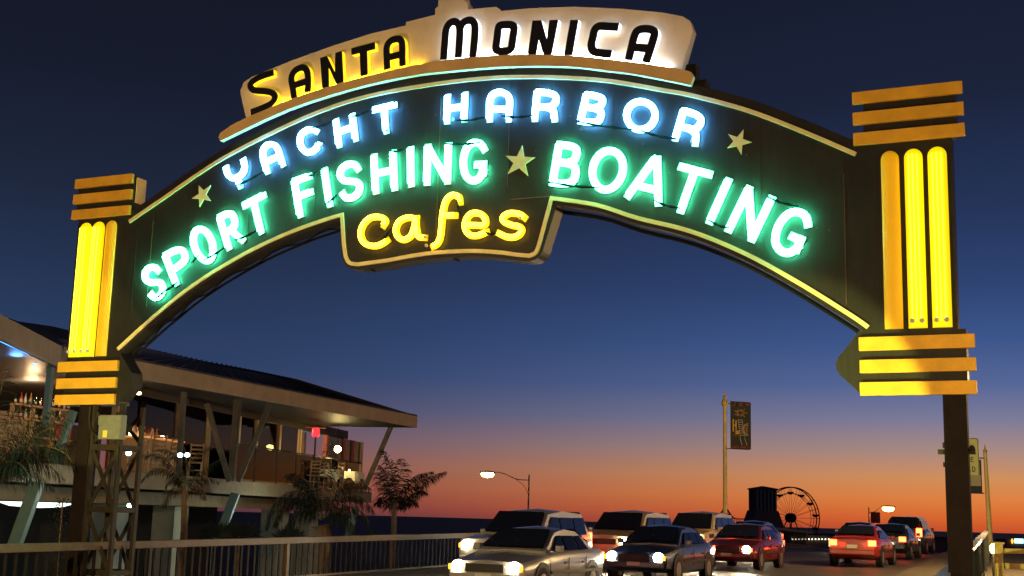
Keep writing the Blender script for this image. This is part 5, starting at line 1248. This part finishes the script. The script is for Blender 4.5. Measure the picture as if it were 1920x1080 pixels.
# ================================================================== RIGHT EDGE: timber fence, boathouse, lamps
M_tf = mat('golden_timber', (.42, .27, .09), .7, noise=.35, nscale=6, bump=.3)  # golden brown timber with darker noise
Zf = 20; a = at(1872, 1020, Zf); t = thing('timber_fence', 'square post and rail timber fence in the lower right corner', 'fence', (a.x, Zf, g(a.x*RD.x + Zf*RD.y)), R(-6)); fz = t.location.z
b = MB(); b.box((-.055, -.055, 0), (.055, .055, a.z - fz)); b.obj('fence_post', M_tf, t, bevel=.008); b = MB(); b.box((-.07, -.07, a.z - fz), (.07, .07, a.z - fz + .03)); b.obj('post_cap', M_tf, t)
b = MB(); b.box((1.5, -.055, 0), (1.61, .055, a.z - fz)); b.obj('fence_post', M_tf, t, bevel=.008)
for y0, y1 in ((1028,1038),(1056,1066),(1090,1100)):
    z1 = at(1890, y0, Zf).z - fz; z0 = at(1890, y1, Zf).z - fz; b = MB(); b.box((.06, -.02, z0), (1.495, .02, z1)); b.obj('fence_rail', M_tf, t, bevel=.006)
p = at(1862, 1029, 34); t = thing('bollard_lamp', 'glowing yellow lamp on a short post beside the timber fence', 'lamp', (p.x, 34, g(p.x*RD.x + 34*RD.y) - .5)); h_ = p.z - t.location.z
b = MB(); b.lathe([(.05, 0), (.035, h_ - .12)], 8); b.obj('post', M_steel, t); b = MB(); b.lathe([(.04, h_ - .12), (.09, h_ - .04), (.09, h_ + .06), (.03, h_ + .13)], 10); b.obj('globe', mat('lamp_globe', (1,.9,.4), .3, emit=(1.0,.85,.35), es=8), t, smooth=True)
point('lamp_light', (0, -.3, h_ + .1), 120, (1,.66,.26), t)
Zb = 60; a = at(1877, 1066, Zb); t = thing('boathouse', 'low pale building with black rooftop lettering at the lower right corner', 'building', (a.x, Zb, -5), 0); h_ = a.z + 5
b = MB(); b.box((0, 1, 0), (9, 8, h_ - .3)); b.obj('wall', M_int, t); zl_ = at(1890, 1090, Zb).z + 5
b = MB(); b.box((-.1, .85, zl_), (8, 1, h_)); b.obj('sign_board', mat('glowing_sign_board', (.42,.42,.36), .6, emit=(.8,.85,.7), es=.16), t)  # slight emission in the material makes the board paler
lh = at(1890, 1072, Zb).z - at(1890, 1083, Zb).z
b = letters('BOATHOUSE', -.02, at(1890, 1083.5, Zb).z + 5, .145, lh, .045, .045, .83, .85, None); b.obj('sign_lettering', M_signk, t)
b = MB(); v0 = h_ + .0; b.prism([(0, v0), (1.1, v0 + .28), (2.2, v0), (2.0, v0), (1.1, v0 + .2), (.2, v0)], .8, .9); b.obj('roof_emblem', M_conc2, t)
Zc = 120; a = at(1878, 1038, Zc); c = at(2050, 1062, Zc); t = thing('beach_pavilion', 'long low pavilion with a row of round white bulbs right of the timber post', 'building', (a.x, Zc, -5)); h_ = a.z + 5
b = MB(); b.box((0, 0, 0), (9, 6, h_)); b.obj('wall', mat('pavilion_green', (.10,.16,.13), .7, noise=.3), t); b = MB(); b.box((-.3, -.3, h_), (9.3, 6.3, h_ + .2)); b.obj('roof', M_silb, t)
for i, (x, y) in enumerate(((1890,1049),(1897,1049),(1904,1050),(1911,1050),(1917,1050),(1891,1054.5),(1925,1051),(1932,1051))):
    v = at(x, y, Zc - .3); b = MB(); b.lathe([(.04, -.12), (.12, 0), (.04, .12)], 8, None, (v.x - a.x, -.3, v.z + 5)); b.obj('light_bulb', M_bulb, t)
Zd = 200; a = at(1893, 1022, Zd); t = thing('neon_kiosk', 'distant kiosk with a bright blue lit sign on the right horizon', 'kiosk', (a.x, Zd, -5)); h_ = at(1893, 1007, Zd).z + 5
b = MB(); b.box((-.6, 0, 0), (4.5, 4, h_ - .3)); b.obj('wall', M_silb, t); b = MB(); b.box((.7, -.25, h_ - .9), (2.1, -.1, h_ - .2)); b.obj('lit_sign', mat('blue_lit_sign', (.5,.9,1), .3, emit=(.35,.8,1.0), es=3), t, bevel=.05)
for x in (.35, 2.4): b = MB(); b.lathe([(.05, -.4), (.2, 0), (.05, .4)], 8, None, (x, -.2, h_ - .6)); b.obj('lamp_bulb', M_ind, t)
